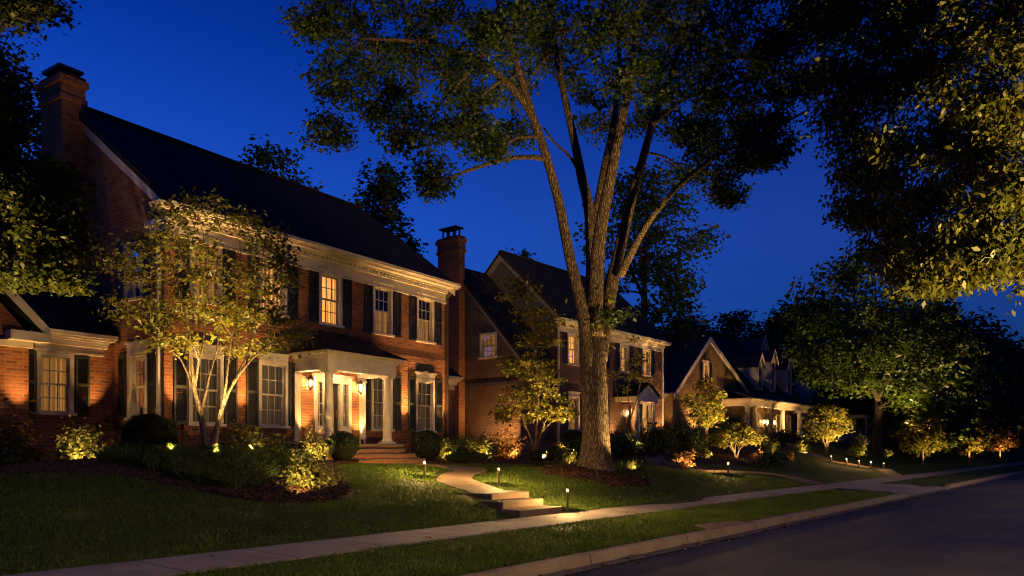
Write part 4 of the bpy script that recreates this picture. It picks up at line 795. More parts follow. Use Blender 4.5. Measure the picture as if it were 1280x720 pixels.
GABLE_TREE_LIMBS = [[(39.36, 18.11, 1.86, 0.08), (39.17, 18.07, 2.78, 0.044), (38.91, 18.14, 3.64, 0.028), (38.59, 18.26, 4.28, 0.015)], [(39.36, 18.11, 1.86, 0.08), (39.54, 18.15, 3.01, 0.044), (39.75, 18.15, 4.11, 0.028), (39.85, 18.29, 5.01, 0.015)], [(39.36, 18.11, 2.56, 0.05), (39.69, 17.94, 3.44, 0.026), (40.05, 17.73, 4.11, 0.015)]]
GABLE_TREE_CLUMPS = [(38.52, 18.51, 4.29, 0.52, 0.43, 0.9), (39.39, 18.08, 4.75, 0.61, 0.48, 1), (40.2, 17.7, 4.34, 0.49, 0.44, 0.9), (39.61, 18.75, 3.55, 0.53, 0.4, 0.9), (39.07, 17.52, 3.5, 0.52, 0.39, 0.9), (40.08, 18.49, 4.14, 0.58, 0.45, 0.9), (39.28, 18.21, 5.28, 0.35, 0.22, 0.6), (38.82, 17.82, 3.07, 0.39, 0.22, 0.6)]
FRONT_TREE_LIMBS = [[(35.86, 14.96, 1.13, 0.055), (35.69, 15.02, 1.6, 0.032), (35.47, 15.13, 1.99, 0.021), (35.21, 15.29, 2.26, 0.012)], [(35.86, 14.96, 1.13, 0.055), (36.05, 14.88, 1.6, 0.032), (36.29, 14.74, 2.03, 0.021), (36.64, 14.48, 2.27, 0.012)], [(35.81, 15.03, 1.44, 0.04), (35.95, 15.01, 1.95, 0.021), (36.07, 15.01, 2.38, 0.012)]]
FRONT_TREE_CLUMPS = [(35.01, 15.53, 2.26, 0.39, 0.23, 0.9), (35.95, 15.33, 2.46, 0.47, 0.27, 1), (35.76, 14.6, 2.45, 0.5, 0.27, 1), (36.76, 14.32, 2.27, 0.43, 0.23, 0.9), (36.36, 15.13, 2.07, 0.55, 0.24, 0.9), (35.01, 15.21, 1.98, 0.38, 0.19, 0.7), (35.88, 14.3, 1.98, 0.38, 0.19, 0.7), (35.88, 14.93, 2.69, 0.47, 0.19, 0.8)]
PORCH_TREE_LIMBS = [[(50.11, 14.99, 1.3, 0.08), (49.9, 15.02, 1.95, 0.044), (49.61, 15.18, 2.55, 0.028), (49.35, 15.29, 3.2, 0.015)], [(50.11, 14.99, 1.3, 0.08), (50.34, 14.91, 2.11, 0.044), (50.67, 14.71, 2.72, 0.028), (50.87, 14.67, 3.48, 0.015)], [(50.11, 14.99, 1.7, 0.06), (50.19, 14.96, 2.71, 0.029), (50.24, 14.98, 3.97, 0.015)]]
PORCH_TREE_CLUMPS = [(49.22, 15.45, 2.95, 0.55, 0.45, 0.9), (50.55, 15.07, 3.33, 0.66, 0.51, 1), (50.85, 14.38, 2.92, 0.56, 0.46, 0.9), (50.34, 15.5, 3.84, 0.56, 0.46, 1), (49.93, 14.4, 3.8, 0.55, 0.45, 1), (50.14, 14.95, 4.37, 0.45, 0.35, 0.9), (49.41, 14.73, 2.44, 0.7, 0.3, 0.7), (50.9, 14.0, 3.31, 0.35, 0.3, 0.6), (49.44, 15.81, 3.47, 0.3, 0.3, 0.5)]
STREET_TREE_LIMBS = [[(56.55, 13.53, 0.62, 0.48), (56.7, 13.57, 1.05, 0.391), (56.86, 13.61, 2.53, 0.326), (57.04, 13.6, 4.19, 0.267), (57.2, 13.64, 5.58, 0.212), (57.35, 13.67, 7.25, 0.159), (57.47, 13.75, 9.49, 0.109), (57.56, 13.88, 12.3, 0.06)], [(56.58, 13.49, 4.99, 0.2), (55.42, 13.86, 6.57, 0.134), (54.04, 14.51, 8.1, 0.084), (52.51, 15.35, 9.33, 0.04)], [(56.58, 13.49, 5.26, 0.2), (56.8, 12.68, 7.14, 0.134), (57.12, 11.76, 9.0, 0.084), (57.43, 10.85, 10.56, 0.04)], [(56.58, 13.49, 6.08, 0.16), (57.31, 14.18, 8.4, 0.11), (57.92, 15.02, 10.8, 0.073), (58.62, 15.74, 13.28, 0.04)], [(56.62, 13.45, 6.08, 0.16), (57.83, 13.27, 8.38, 0.11), (58.98, 13.17, 10.74, 0.073), (60.25, 12.93, 13.46, 0.04)], [(56.62, 13.45, 4.44, 0.14), (56.6, 12.14, 5.47, 0.094), (56.52, 10.92, 6.21, 0.06), (56.41, 9.73, 6.65, 0.03)]]
STREET_TREE_CLUMPS = [(53.56, 17.23, 10.73, 1.64, 1.42, 1), (51.47, 15.05, 12.02, 1.75, 1.34, 1), (58.28, 14.58, 14.2, 2.27, 1.36, 1), (55.48, 11.67, 13.02, 2.1, 1.37, 1), (61.13, 11.04, 11.93, 1.93, 1.59, 1), (55.96, 17.45, 8.53, 1.59, 1.14, 1), (50.75, 14.35, 9.53, 1.72, 1.31, 1), (60.78, 14.65, 12.02, 2.35, 1.65, 1), (53.6, 10.81, 9.78, 1.92, 1.41, 1), (59.4, 10.0, 8.82, 1.53, 1.31, 1), (57.89, 16.64, 7.79, 1.73, 1.16, 1), (51.54, 13.37, 7.76, 1.72, 1.21, 1), (51.72, 11.55, 8.13, 1.78, 1.29, 1), (61.89, 11.7, 8.07, 2.08, 1.39, 1), (53.17, 14.53, 5.91, 1.58, 0.84, 0.9), (54.25, 16.38, 6.63, 1.2, 0.77, 0.8), (54.71, 11.03, 5.57, 1.86, 0.93, 1), (60.18, 10.62, 5.61, 1.67, 1.0, 1), (61.52, 13.74, 7.01, 1.77, 1.06, 0.8), (56.65, 13.4, 14.56, 1.42, 0.66, 0.8), (59.49, 16.26, 14.37, 1.41, 0.94, 0.8), (56.15, 10.85, 4.34, 1.26, 0.63, 0.8)]
VINE_LIMBS = [[(31.45, 18.35, 1.68, 0.06), (31.47, 18.41, 2.61, 0.038), (31.56, 18.38, 3.56, 0.027), (31.53, 18.49, 4.31, 0.019), (31.67, 18.4, 5.26, 0.012)], [(31.43, 18.38, 2.42, 0.045), (31.18, 18.54, 3.36, 0.026), (30.95, 18.66, 4.1, 0.017), (30.77, 18.72, 4.84, 0.01)], [(31.45, 18.35, 2.8, 0.045), (31.73, 18.17, 3.74, 0.026), (31.96, 18.04, 4.69, 0.017), (32.12, 18.01, 5.65, 0.01)]]
VINE_CLUMPS = [(31.07, 18.82, 5.05, 0.38, 0.3, 0.6), (31.69, 18.54, 5.65, 0.45, 0.3, 0.7), (31.78, 17.94, 5.99, 0.38, 0.3, 0.6), (31.33, 18.03, 5.02, 0.37, 0.33, 0.6), (31.44, 18.69, 4.32, 0.3, 0.26, 0.4), (32.12, 18.01, 5.08, 0.3, 0.26, 0.5), (31.66, 18.09, 6.74, 0.3, 0.3, 0.4), (31.54, 18.24, 7.86, 0.38, 0.26, 0.3), (31.25, 18.92, 7.52, 0.38, 0.23, 0.3)]

# ------------------------------------------------------------------ the second house (with the tall chimney and side gable)
H2O = (29.5, 21.0, 1.4); OF2 = (0, 0, 1.4)
H2 = thing('brick_house', 'brown brick house behind the huge tree with a tall chimney on its gabled wing', 'house', H2O, 0)
A0 = MF(0); W2 = 10.2; up2 = [1.2, 3.6, 6.0, 8.4]; lo2 = [1.25, 3.6, 8.4]
mb = MB(); wall_grid(mb, A0, 0, W2, 1.0, 7.6, [(c - .42, c + .42, 5.75, 7.12) for c in up2] + [(c - .42, c + .42, 2.5, 4.15) for c in lo2] + [(5.7, 6.7, 2.0, 4.1)])
mb.poly([(0, 0, 1.0), (0, 7, 1.0), (0, 7, 7.6), (0, 0, 7.6)]); mb.poly([(W2, 0, 1.0), (W2, 7, 1.0), (W2, 7, 8.05), (W2, 3.5, 11.3), (W2, 0, 8.05)]); mb.build('wall', BRICK_DARK, H2, OF2)
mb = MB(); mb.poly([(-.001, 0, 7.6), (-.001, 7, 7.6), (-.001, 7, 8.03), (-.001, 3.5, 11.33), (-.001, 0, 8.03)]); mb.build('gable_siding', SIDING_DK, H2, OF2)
mb = MB(); mb.box(.1, W2 - .1, .35, 6.9, 4.4, 4.55); mb.box(.1, W2 - .1, 2.5, 2.6, 1, 7.4); mb.build('inner_floors', CORE, H2, OF2)
for i, c in enumerate(up2): window(H2, OF2, A0, c, 5.75, 7.12, .84, CUR_BRIGHT if i != 1 else CUR_MID, head=None)
for c in lo2: window(H2, OF2, A0, c, 2.5, 4.15, .84, CUR_BRIGHT if c > 8 else CUR_MID, head=None); header(H2, OF2, A0, c, 4.22, .95, .2, False)
for c in up2:
    for sg in (-1, 1): shutter(H2, OF2, A0, c + sg * .70, 5.7, 7.2, .36, SHUT)
for c in lo2:
    for sg in (-1, 1): shutter(H2, OF2, A0, c + sg * .70, 2.45, 4.2, .36, SHUT)
cornice(H2, OF2, A0, 0, W2, 7.74, .4, .2, dent=False)
gable_roof_x(H2, OF2, 0, W2, 0, 7, 7.77, 11.5, .45, .14, ROOF)
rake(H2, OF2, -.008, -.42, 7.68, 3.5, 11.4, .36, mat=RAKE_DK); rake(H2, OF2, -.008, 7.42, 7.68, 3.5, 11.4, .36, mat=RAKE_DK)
d = MB(); d.box(W2 + .02, W2 + .1, -.08, 0, 1.6, 7.4); d.box(-.1, -.02, -.08, 0, 1.6, 7.4); d.build('downspout', WHITE, H2, OF2)
# entrance portico
p = MB(); p.box(5.1, 7.3, -1.4, -.003, 1.2, 1.95); p.build('porch_floor', WALK, H2, OF2)
for x in (5.3, 7.1): column(H2, OF2, x, -1.15, 1.95, 4.1, .11)
p = MB(); p.box(5.1, 7.3, -1.32, -.98, 4.1, 4.35); p.box(5.1, 5.35, -.978, -.003, 4.102, 4.35); p.box(7.05, 7.3, -.978, -.003, 4.102, 4.35); p.prism([(4.95, 4.352), (7.45, 4.352), (6.2, 5.05)], A0, -1.3, -.01); p.build('pediment', WHITE, H2, OF2)
p = MB(); p.slab([(4.85, -1.45, 4.36), (4.85, 0, 4.36), (6.2, 0, 5.14), (6.2, -1.45, 5.14)], .05); p.slab([(7.55, -1.45, 4.36), (7.55, 0, 4.36), (6.202, 0, 5.139), (6.202, -1.45, 5.139)], .05); p.build('porch_roof', ROOF, H2, OF2)
p = MB(); p.boxM(A0, 5.75, 6.65, .07, .12, 2.0, 4.05); p.build('door', mat_plain('dark_red_door_paint', (.06, .015, .01), .4), H2, OF2)
lantern(H2, OF2, A0, 6.98, 3.6, .8)
# side wing with gable end and chimney
mb = MB(); GW = MGx(-2.5); wall_grid(mb, GW, .3, 8.5, 1.0, 5.9, []); mb.poly([(-2.5, .3, 1.0), (-.003, .3, 1.0), (-.003, .3, 5.9), (-2.5, .3, 5.9)]); mb.build('wing_wall', BRICK_DARK, H2, OF2)
mb = MB(); ops = [(1.75, 2.65, 5.78, 6.95)]
# siding gable above the brick, split around its window
def cut(y): return 5.9 + (y - .3) * 1.1 if y < 4.4 else 5.9 + (8.5 - y) * 1.1
mb.poly([(-2.502, .3, 5.9), (-2.502, 1.75, 5.9), (-2.502, 1.75, cut(1.75))]); mb.poly([(-2.502, 1.75, 6.95), (-2.502, 2.65, 6.95), (-2.502, 2.65, cut(2.65)), (-2.502, 1.75, cut(1.75))])
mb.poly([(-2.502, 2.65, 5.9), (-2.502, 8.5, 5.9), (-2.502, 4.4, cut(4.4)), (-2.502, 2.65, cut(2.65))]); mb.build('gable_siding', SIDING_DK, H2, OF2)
window(H2, OF2, GW, 2.2, 5.9, 6.95, .88, CUR_MID, head=None)
mb = MB(); mb.boxM(GW, .25, 8.5, -.05, -.004, 4.55, 4.72); mb.build('band_course', SIDING_DK, H2, OF2)
mb = MB(); mb.slab([(-2.66, -.05, 5.62), (-.02, -.05, 5.62), (-.02, 4.4, 10.5), (-2.66, 4.4, 10.5)], .14); mb.slab([(-2.66, 4.402, 10.499), (-.02, 4.402, 10.499), (-.02, 8.85, 5.62), (-2.66, 8.85, 5.62)], .14); mb.build('wing_roof', ROOF, H2, OF2)
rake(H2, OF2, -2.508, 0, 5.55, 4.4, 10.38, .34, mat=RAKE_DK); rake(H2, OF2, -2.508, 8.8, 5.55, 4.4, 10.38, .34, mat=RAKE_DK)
chimney(H2, OF2, -2.98, -2.56, 3.62, 5.0, 1.0, 11.7, BRICK, 'cage')

# ------------------------------------------------------------------ the third house (steep front gable, dormers, long porch)
H3O = (41.5, 21.5, 1.9); OF3 = (0, 0, 1.9)
H3 = thing('gabled_house', 'tan brick house with a steep front gable, three dormers and a long lit columned porch', 'house', H3O, 0)
B0 = MF(0)
mb = MB(); wall_grid(mb, B0, .5, 12.2, 1.5, 5.2, []); 
gz = lambda x: 5.2 + (x - .5) * (8.65 - 5.2) / 4.6 if x < 5.1 else 8.65 - (x - 5.1) * (8.65 - 5.2) / 7.1
mb.poly([(.5, 0, 5.2), (4.7, 0, 5.2), (4.7, 0, gz(4.7))]); mb.poly([(5.5, 0, 5.2), (12.2, 0, 5.2), (5.5, 0, gz(5.5))]); mb.poly([(4.7, 0, 5.2), (5.5, 0, 5.2), (5.5, 0, 6.1), (4.7, 0, 6.1)]); mb.poly([(4.7, 0, 7.2), (5.5, 0, 7.2), (5.5, 0, gz(5.5)), (5.1, 0, 8.65), (4.7, 0, gz(4.7))])
wall_grid(mb, B0, 12.2, 24.5, 1.5, 5.2, [(x - .45, x + .45, 2.5, 4.3) for x in (13.5, 18.3, 20.6, 23.2)] + [(15.4, 16.5, 2.2, 4.3)])
mb.poly([(24.5, 0, 1.5), (24.5, 9, 1.5), (24.5, 9, 5.2), (24.5, 4.5, 10.6), (24.5, 0, 5.2)]); mb.poly([(10.5, 0, 5.2), (10.5, 9, 5.2), (10.5, 4.5, 10.75)]); mb.poly([(.5, 0, 1.5), (.5, 5, 1.5), (.5, 5, 5.2), (.5, 0, 5.2)])
wall_grid(mb, MF(.5), -1.3, .499, 1.5, 4.9, []); mb.build('wall', BRICK_TAN, H3, OF3)
window(H3, OF3, B0, 5.1, 6.1, 7.2, .82, CUR_BRIGHT, head='crown'); shutter(H3, OF3, B0, 4.4, 6.05, 7.25, .34, SHUT); shutter(H3, OF3, B0, 5.8, 6.05, 7.25, .34, SHUT)
for x in (13.5, 18.3, 20.6, 23.2): window(H3, OF3, B0, x, 2.5, 4.3, .9, CUR_MID, head=None)
p = MB(); p.boxM(B0, 15.4, 16.5, .06, .12, 2.2, 4.3); p.build('door', DOOR, H3, OF3)
mb = MB(); mb.slab([(.15, -.3, 5.0), (.15, 6, 5.0), (5.1, 6, 8.85), (5.1, -.3, 8.85)], .12); mb.slab([(12.5, -.3, 5.25), (12.5, 6, 5.25), (5.102, 6, 8.849), (5.102, -.3, 8.849)], .12); mb.build('gable_roof', ROOF_SLATE, H3, OF3)
mb = MB()
for xa, za, xb, zb in ((.12, 4.9, 5.1, 8.8), (12.5, 5.15, 5.1, 8.8)): mb.hexa([(xa, -.36, za - .22), (xa, -.31, za - .22), (xb, -.31, zb - .26), (xb, -.36, zb - .26), (xa, -.36, za + .06), (xa, -.31, za + .06), (xb, -.31, zb + .1), (xb, -.36, zb + .1)])
mb.build('rake_board', WHITE, H3, OF3)
cornice(H3, OF3, MF(.5), -1.2, .3, 5.05, .3, .15, dent=False)
mb = MB(); mb.slab([(-1.4, .1, 5.0), (10.5, .1, 5.0), (10.5, 3.6, 9.1), (-1.4, 3.6, 9.1)], .12); mb.slab([(-1.4, 3.602, 9.099), (10.5, 3.602, 9.099), (10.5, 7, 5), (-1.4, 7, 5)], .12); mb.build('wing_roof', ROOF_SLATE, H3, OF3)
gable_roof_x(H3, OF3, 10.5, 24.5, 0, 9, 5.25, 10.8, .3, .15, ROOF)
# porch
p = MB(); p.box(7.7, 22.2, -1.9, -.003, 1.3, 2.15); p.build('porch_floor', WALK, H3, OF3)
for x in (8.1, 9.4, 12.3, 14.7, 18.3, 21.7): column(H3, OF3, x, -1.6, 2.15, 4.55, .16)
p = MB(); p.box(7.9, 22.0, -1.8, -1.4, 4.55, 4.85); p.box(7.9, 8.3, -1.398, -.003, 4.552, 4.85); p.box(21.6, 22.0, -1.398, -.003, 4.552, 4.85); p.box(7.75, 22.15, -1.95, -.003, 4.852, 4.93); p.box(7.6, 22.3, -2.1, -.003, 4.932, 5.02); p.build('entablature', WHITE, H3, OF3)
p = MB(); p.slab([(7.5, -2.2, 5.03), (22.4, -2.2, 5.03), (22.2, .35, 5.9), (7.9, .35, 5.9)], .06); p.build('porch_roof', ROOF_SLATE, H3, OF3)
lantern(H3, OF3, B0, 14.9, 3.7, 1.3); lantern(H3, OF3, B0, 17.0, 3.7, 1.3)
for x, w, zb, zt in ((15.6, 1.25, 5.8, 8.9), (18.3, 1.25, 5.8, 9.5), (21.9, 1.5, 5.8, 9.2)):
    ze = zt - .9; M = MF(.45); dm = MB()
    dm.prism([(x - w / 2, zb), (x + w / 2, zb), (x + w / 2, ze), (x, zt - .1), (x - w / 2, ze)], M, 0, .05); dm.box(x - w / 2, x - w / 2 + .05, .501, 3.6, zb, ze); dm.box(x + w / 2 - .05, x + w / 2, .501, 3.6, zb, ze)
    o = dm.build('dormer', PALE_SIDING, H3, OF3)
    q = MB(); q.slab([(x - w / 2 - .12, .28, ze - .14), (x - w / 2 - .12, 4, ze - .14), (x, 4, zt), (x, .28, zt)], .07); q.slab([(x + w / 2 + .12, .28, ze - .14), (x + w / 2 + .12, 4, ze - .14), (x + .001, 4, zt - .001), (x + .001, .28, zt - .001)], .07); q.build('dormer_roof', ROOF_SLATE, o, OF3)
    q = MB()
    for sg in (-1, 1): q.hexa([(x + sg * (w / 2 + .13), .24, ze - .34), (x + sg * (w / 2 + .13), .279, ze - .34), (x, .279, zt - .18), (x, .24, zt - .18), (x + sg * (w / 2 + .13), .24, ze - .1), (x + sg * (w / 2 + .13), .279, ze - .1), (x, .279, zt + .06), (x, .24, zt + .06)])
    for a, b in ((x - .36, x - .29), (x + .29, x + .36)): q.boxM(M, a, b, -.04, -.002, zb + .5, ze - .1)
    q.boxM(M, x - .36, x + .36, -.042, -.003, ze - .1, ze - .02); q.boxM(M, x - .28, x + .28, -.03, -.003, (zb + ze) / 2 + .14, (zb + ze) / 2 + .19); q.boxM(M, x - .015, x + .015, -.029, -.003, zb + .5, ze - .1); q.build('dormer_trim', WHITE, o, OF3)
    q = MB(); q.poly([M(x - .29, -.004, zb + .5), M(x + .29, -.004, zb + .5), M(x + .29, -.004, ze - .1), M(x - .29, -.004, ze - .1)]); q.build('dormer_pane', BLACK, o, OF3)
M = MF(1.6); q = MB(); q.prism([(18.1, 7), (21.3, 7), (21.3, 8.6), (19.7, 10.6), (18.1, 8.6)], M, 0, .06); q.build('upper_gable', SIDING, H3, OF3)
q = MB()
for sg in (-1, 1): q.hexa([(19.7 + sg * 1.8, 1.5, 8.2), (19.7 + sg * 1.8, 1.56, 8.2), (19.7, 1.56, 10.5), (19.7, 1.5, 10.5), (19.7 + sg * 1.8, 1.5, 8.5), (19.7 + sg * 1.8, 1.56, 8.5), (19.7, 1.56, 10.85), (19.7, 1.5, 10.85)])
q.build('upper_rake', WHITE, H3, OF3)
q = MB(); q.slab([(17.85, 1.45, 8.3), (17.85, 5, 8.3), (19.7, 5, 10.75), (19.7, 1.45, 10.75)], .1); q.slab([(21.55, 1.45, 8.3), (21.55, 5, 8.3), (19.702, 5, 10.749), (19.702, 1.45, 10.749)], .1); q.build('upper_gable_roof', ROOF_SLATE, H3, OF3)

# ------------------------------------------------------------------ the fourth house, mostly hidden by the street tree
H4O = (72, 20, 1.9); OF4 = (0, 0, 1.9)
H4 = thing('white_porch_house', 'dim house with pale porch posts beyond the street tree trunk', 'house', H4O, 0)
mb = MB(); wall_grid(mb, MF(0), 0, 12, 1.5, 5.0, [(x - .4, x + .4, 2.7, 4.1) for x in (2.5, 5, 9)]); mb.poly([(0, 0, 1.5), (0, 8, 1.5), (0, 8, 5), (0, 4, 8.3), (0, 0, 5)]); mb.build('wall', SIDING, H4, OF4)
for x in (2.5, 5, 9): window(H4, OF4, MF(0), x, 2.7, 4.1, .8, CUR_DIM, head=None)
gable_roof_x(H4, OF4, 0, 12, 0, 8, 5.05, 8.5, .4, .2, ROOF)
for x in (.3, 3.4, 6.5): column(H4, OF4, x, -1.8, 2.0, 4.4, .15)
p = MB(); p.box(0, 6.8, -2.0, -.003, 4.4, 4.7); p.build('entablature', WHITE, H4, OF4)
p = MB(); p.box(0, 6.8, -2.0, -.003, 1.5, 2.0); p.build('porch_floor', WALK, H4, OF4)
p = MB(); p.slab([(-.2, -2.2, 4.72), (7, -2.2, 4.72), (7, 0, 5.2), (-.2, 0, 5.2)], .06); p.build('porch_roof', ROOF, H4, OF4)

# ------------------------------------------------------------------ trees
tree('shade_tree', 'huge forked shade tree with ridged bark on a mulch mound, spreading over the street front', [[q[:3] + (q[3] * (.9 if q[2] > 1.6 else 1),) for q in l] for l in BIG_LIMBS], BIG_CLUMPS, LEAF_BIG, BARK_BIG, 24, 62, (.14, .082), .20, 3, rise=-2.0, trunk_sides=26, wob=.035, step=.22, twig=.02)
tree('broadleaf_tree', 'leafy tree at the right edge whose low branches overhang the street, lit golden from below',
     [[(19.1, -5.0, 0, .5), (19.1, -5.0, .8, .38), (19.0, -4.9, 3.0, .33), (18.6, -4.6, 5.5, .28), (18.2, -4.3, 9, .2), (17.8, -4, 13, .08)],
      [(18.9, -4.8, 3.4, .2), (17.5, -3, 5.2, .15), (15.8, -.5, 6.4, .1), (14.6, 1.8, 7.0, .04)], [(18.6, -4.6, 5.2, .2), (17.8, -2, 7.6, .14), (16.8, 1, 9.0, .09), (16.4, 3.6, 9.6, .03)],
      [(18.9, -4.7, 4.4, .16), (17.2, -1.5, 5.6, .1), (16.2, 1.5, 6.0, .07), (15.9, 3.2, 6.2, .03)], [(18.4, -4.4, 7, .15), (16.4, -2, 9, .1), (14.6, 0, 10, .04)]],
     RIGHT_CLUMPS, LEAF_GOLD, BARK_DARK, 30, 62, (.115, .056), .17, 5, droop=.9, up=.1)
tree('broadleaf_tree', 'olive leaved tree reaching in at the left edge in front of the brick chimney',
     [[(3.3, 18.2, 1.0, .3), (3.3, 18.2, 1.8, .22), (3.6, 17.9, 3.6, .18), (4.0, 17.4, 5.5, .12), (4.2, 17, 8, .05)], [(3.6, 17.9, 3.6, .1), (4.4, 16.5, 4.6, .07), (5.2, 15.2, 5.2, .03)], [(3.9, 17.5, 5, .08), (4.6, 16.4, 6.0, .06), (5.3, 15.6, 6.5, .02)], [(4.1, 17.2, 6.4, .07), (4.6, 16, 8.4, .04), (5.1, 14.6, 9.4, .02)]],
     LEFT_CLUMPS, LEAF_OLIVE, BARK_DARK, 24, 70, (.11, .065), .17, 8)
tree('multi_stem_tree', 'pale multi stemmed ornamental tree uplit against the left end of the brick facade', [[q[:3] + (q[3] * (1 if q[2] < 2.6 else .75),) for q in l] for l in YARD_LIMBS], [(c[0], c[1], c[2], c[3] * .9, c[4], c[5]) for c in YARD_CLUMPS], LEAF_YARD, BARK_PALE, 16, 24, (.13, .073), .16, 12, trunk_sides=12, twig=.008, wob=.03, step=.2)
tree('maple_tree', 'small layered maple glowing yellow green left of the huge trunk', MAPLE_LIMBS + [MAPLE_HIGH], MAPLE_CLUMPS, LEAF_MAPLE, BARK_PALE, 12, 30, (.16, .11), .2, 14, trunk_sides=10, twig=.008, flat=.3, step=.25)
tree('small_tree', 'small round crowned tree lit bright yellow in front of the steep gable', GABLE_TREE_LIMBS, GABLE_TREE_CLUMPS, LEAF_MAPLE, BARK_PALE, 10, 26, (.19, .13), .2, 16, trunk_sides=8, twig=.01, step=.3)
tree('small_tree', 'low spreading tree with two pale V shaped stems below the steep gable', FRONT_TREE_LIMBS, FRONT_TREE_CLUMPS, LEAF_MAPLE, BARK_PALE, 10, 26, (.16, .11), .18, 18, trunk_sides=8, twig=.008, flat=.4, step=.3)
tree('small_tree', 'small uplit tree at the right end of the long columned porch', PORCH_TREE_LIMBS, PORCH_TREE_CLUMPS, LEAF_MAPLE, BARK_PALE, 10, 26, (.20, .14), .22, 20, trunk_sides=8, twig=.01, step=.3)
tree('street_tree', 'big dark round crowned tree right of the porch, faintly lit from below', STREET_TREE_LIMBS, STREET_TREE_CLUMPS, LEAF_DARK_LIT, BARK_DARK, 14, 42, (.34, .22), .55, 22, trunk_sides=14, step=.5)
auto_tree('small_tree', 'low uplit tree with short V trunk just right of the big dark trunk', 60.5, 11.5, ground(60.5, 11.5), 3.4, 1.7, LEAF_MAPLE, BARK_PALE, 31, .07, .3, 12, 9, 24, (.24, .16), .26)
auto_tree('small_tree', 'bushy uplit tree with an amber glowing base, second from the right', 80.1, 11.5, ground(80.1, 11.5), 4.4, 2.3, LEAF_MAPLE, BARK_PALE, 33, .1, .22, 12, 9, 24, (.32, .22), .36)
auto_tree('small_tree', 'russet toned uplit tree at the far right end of the lawns', 96.7, 11.0, ground(96.7, 11), 4.0, 1.6, LEAF_RUSSET, BARK_PALE, 35, .09, .35, 10, 9, 24, (.32, .22), .36)
tree('small_tree', 'thin vine like small tree lit in front of the second house entrance', VINE_LIMBS, VINE_CLUMPS, LEAF_MAPLE, BARK_PALE, 8, 22, (.15, .10), .17, 19, trunk_sides=8, twig=.008, step=.3)
# background trees
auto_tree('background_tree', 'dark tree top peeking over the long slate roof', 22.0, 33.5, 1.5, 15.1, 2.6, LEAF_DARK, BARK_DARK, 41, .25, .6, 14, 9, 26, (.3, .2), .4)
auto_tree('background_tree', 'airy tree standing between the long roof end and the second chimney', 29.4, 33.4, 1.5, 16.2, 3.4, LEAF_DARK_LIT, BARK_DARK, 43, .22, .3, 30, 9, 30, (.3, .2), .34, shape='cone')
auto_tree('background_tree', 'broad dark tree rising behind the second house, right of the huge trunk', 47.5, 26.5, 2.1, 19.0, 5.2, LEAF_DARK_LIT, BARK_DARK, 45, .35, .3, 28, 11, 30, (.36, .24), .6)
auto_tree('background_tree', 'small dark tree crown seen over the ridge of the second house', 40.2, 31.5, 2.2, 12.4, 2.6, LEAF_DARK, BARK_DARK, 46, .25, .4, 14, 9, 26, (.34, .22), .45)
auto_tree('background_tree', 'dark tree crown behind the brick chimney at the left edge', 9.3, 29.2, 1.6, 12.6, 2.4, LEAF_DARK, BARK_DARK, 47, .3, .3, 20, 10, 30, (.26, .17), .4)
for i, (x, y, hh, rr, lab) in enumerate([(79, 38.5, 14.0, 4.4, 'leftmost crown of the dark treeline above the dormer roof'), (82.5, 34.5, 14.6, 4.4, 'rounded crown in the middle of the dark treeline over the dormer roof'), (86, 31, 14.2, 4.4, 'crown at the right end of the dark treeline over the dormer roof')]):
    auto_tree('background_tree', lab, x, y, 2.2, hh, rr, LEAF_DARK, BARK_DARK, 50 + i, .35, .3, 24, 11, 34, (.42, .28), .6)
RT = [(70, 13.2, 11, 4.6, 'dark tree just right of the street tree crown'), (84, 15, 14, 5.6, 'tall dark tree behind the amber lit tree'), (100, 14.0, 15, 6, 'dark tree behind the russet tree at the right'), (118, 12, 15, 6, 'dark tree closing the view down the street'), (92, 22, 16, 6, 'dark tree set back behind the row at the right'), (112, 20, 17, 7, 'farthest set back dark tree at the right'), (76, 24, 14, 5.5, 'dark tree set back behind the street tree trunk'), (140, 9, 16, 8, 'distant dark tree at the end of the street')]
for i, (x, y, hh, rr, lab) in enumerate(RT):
    auto_tree('background_tree', lab, x, y, ground(x, y), hh, rr, LEAF_DARK, BARK_DARK, 60 + i, .3, .14, 26, 10, 30, (.6, .4), .85)

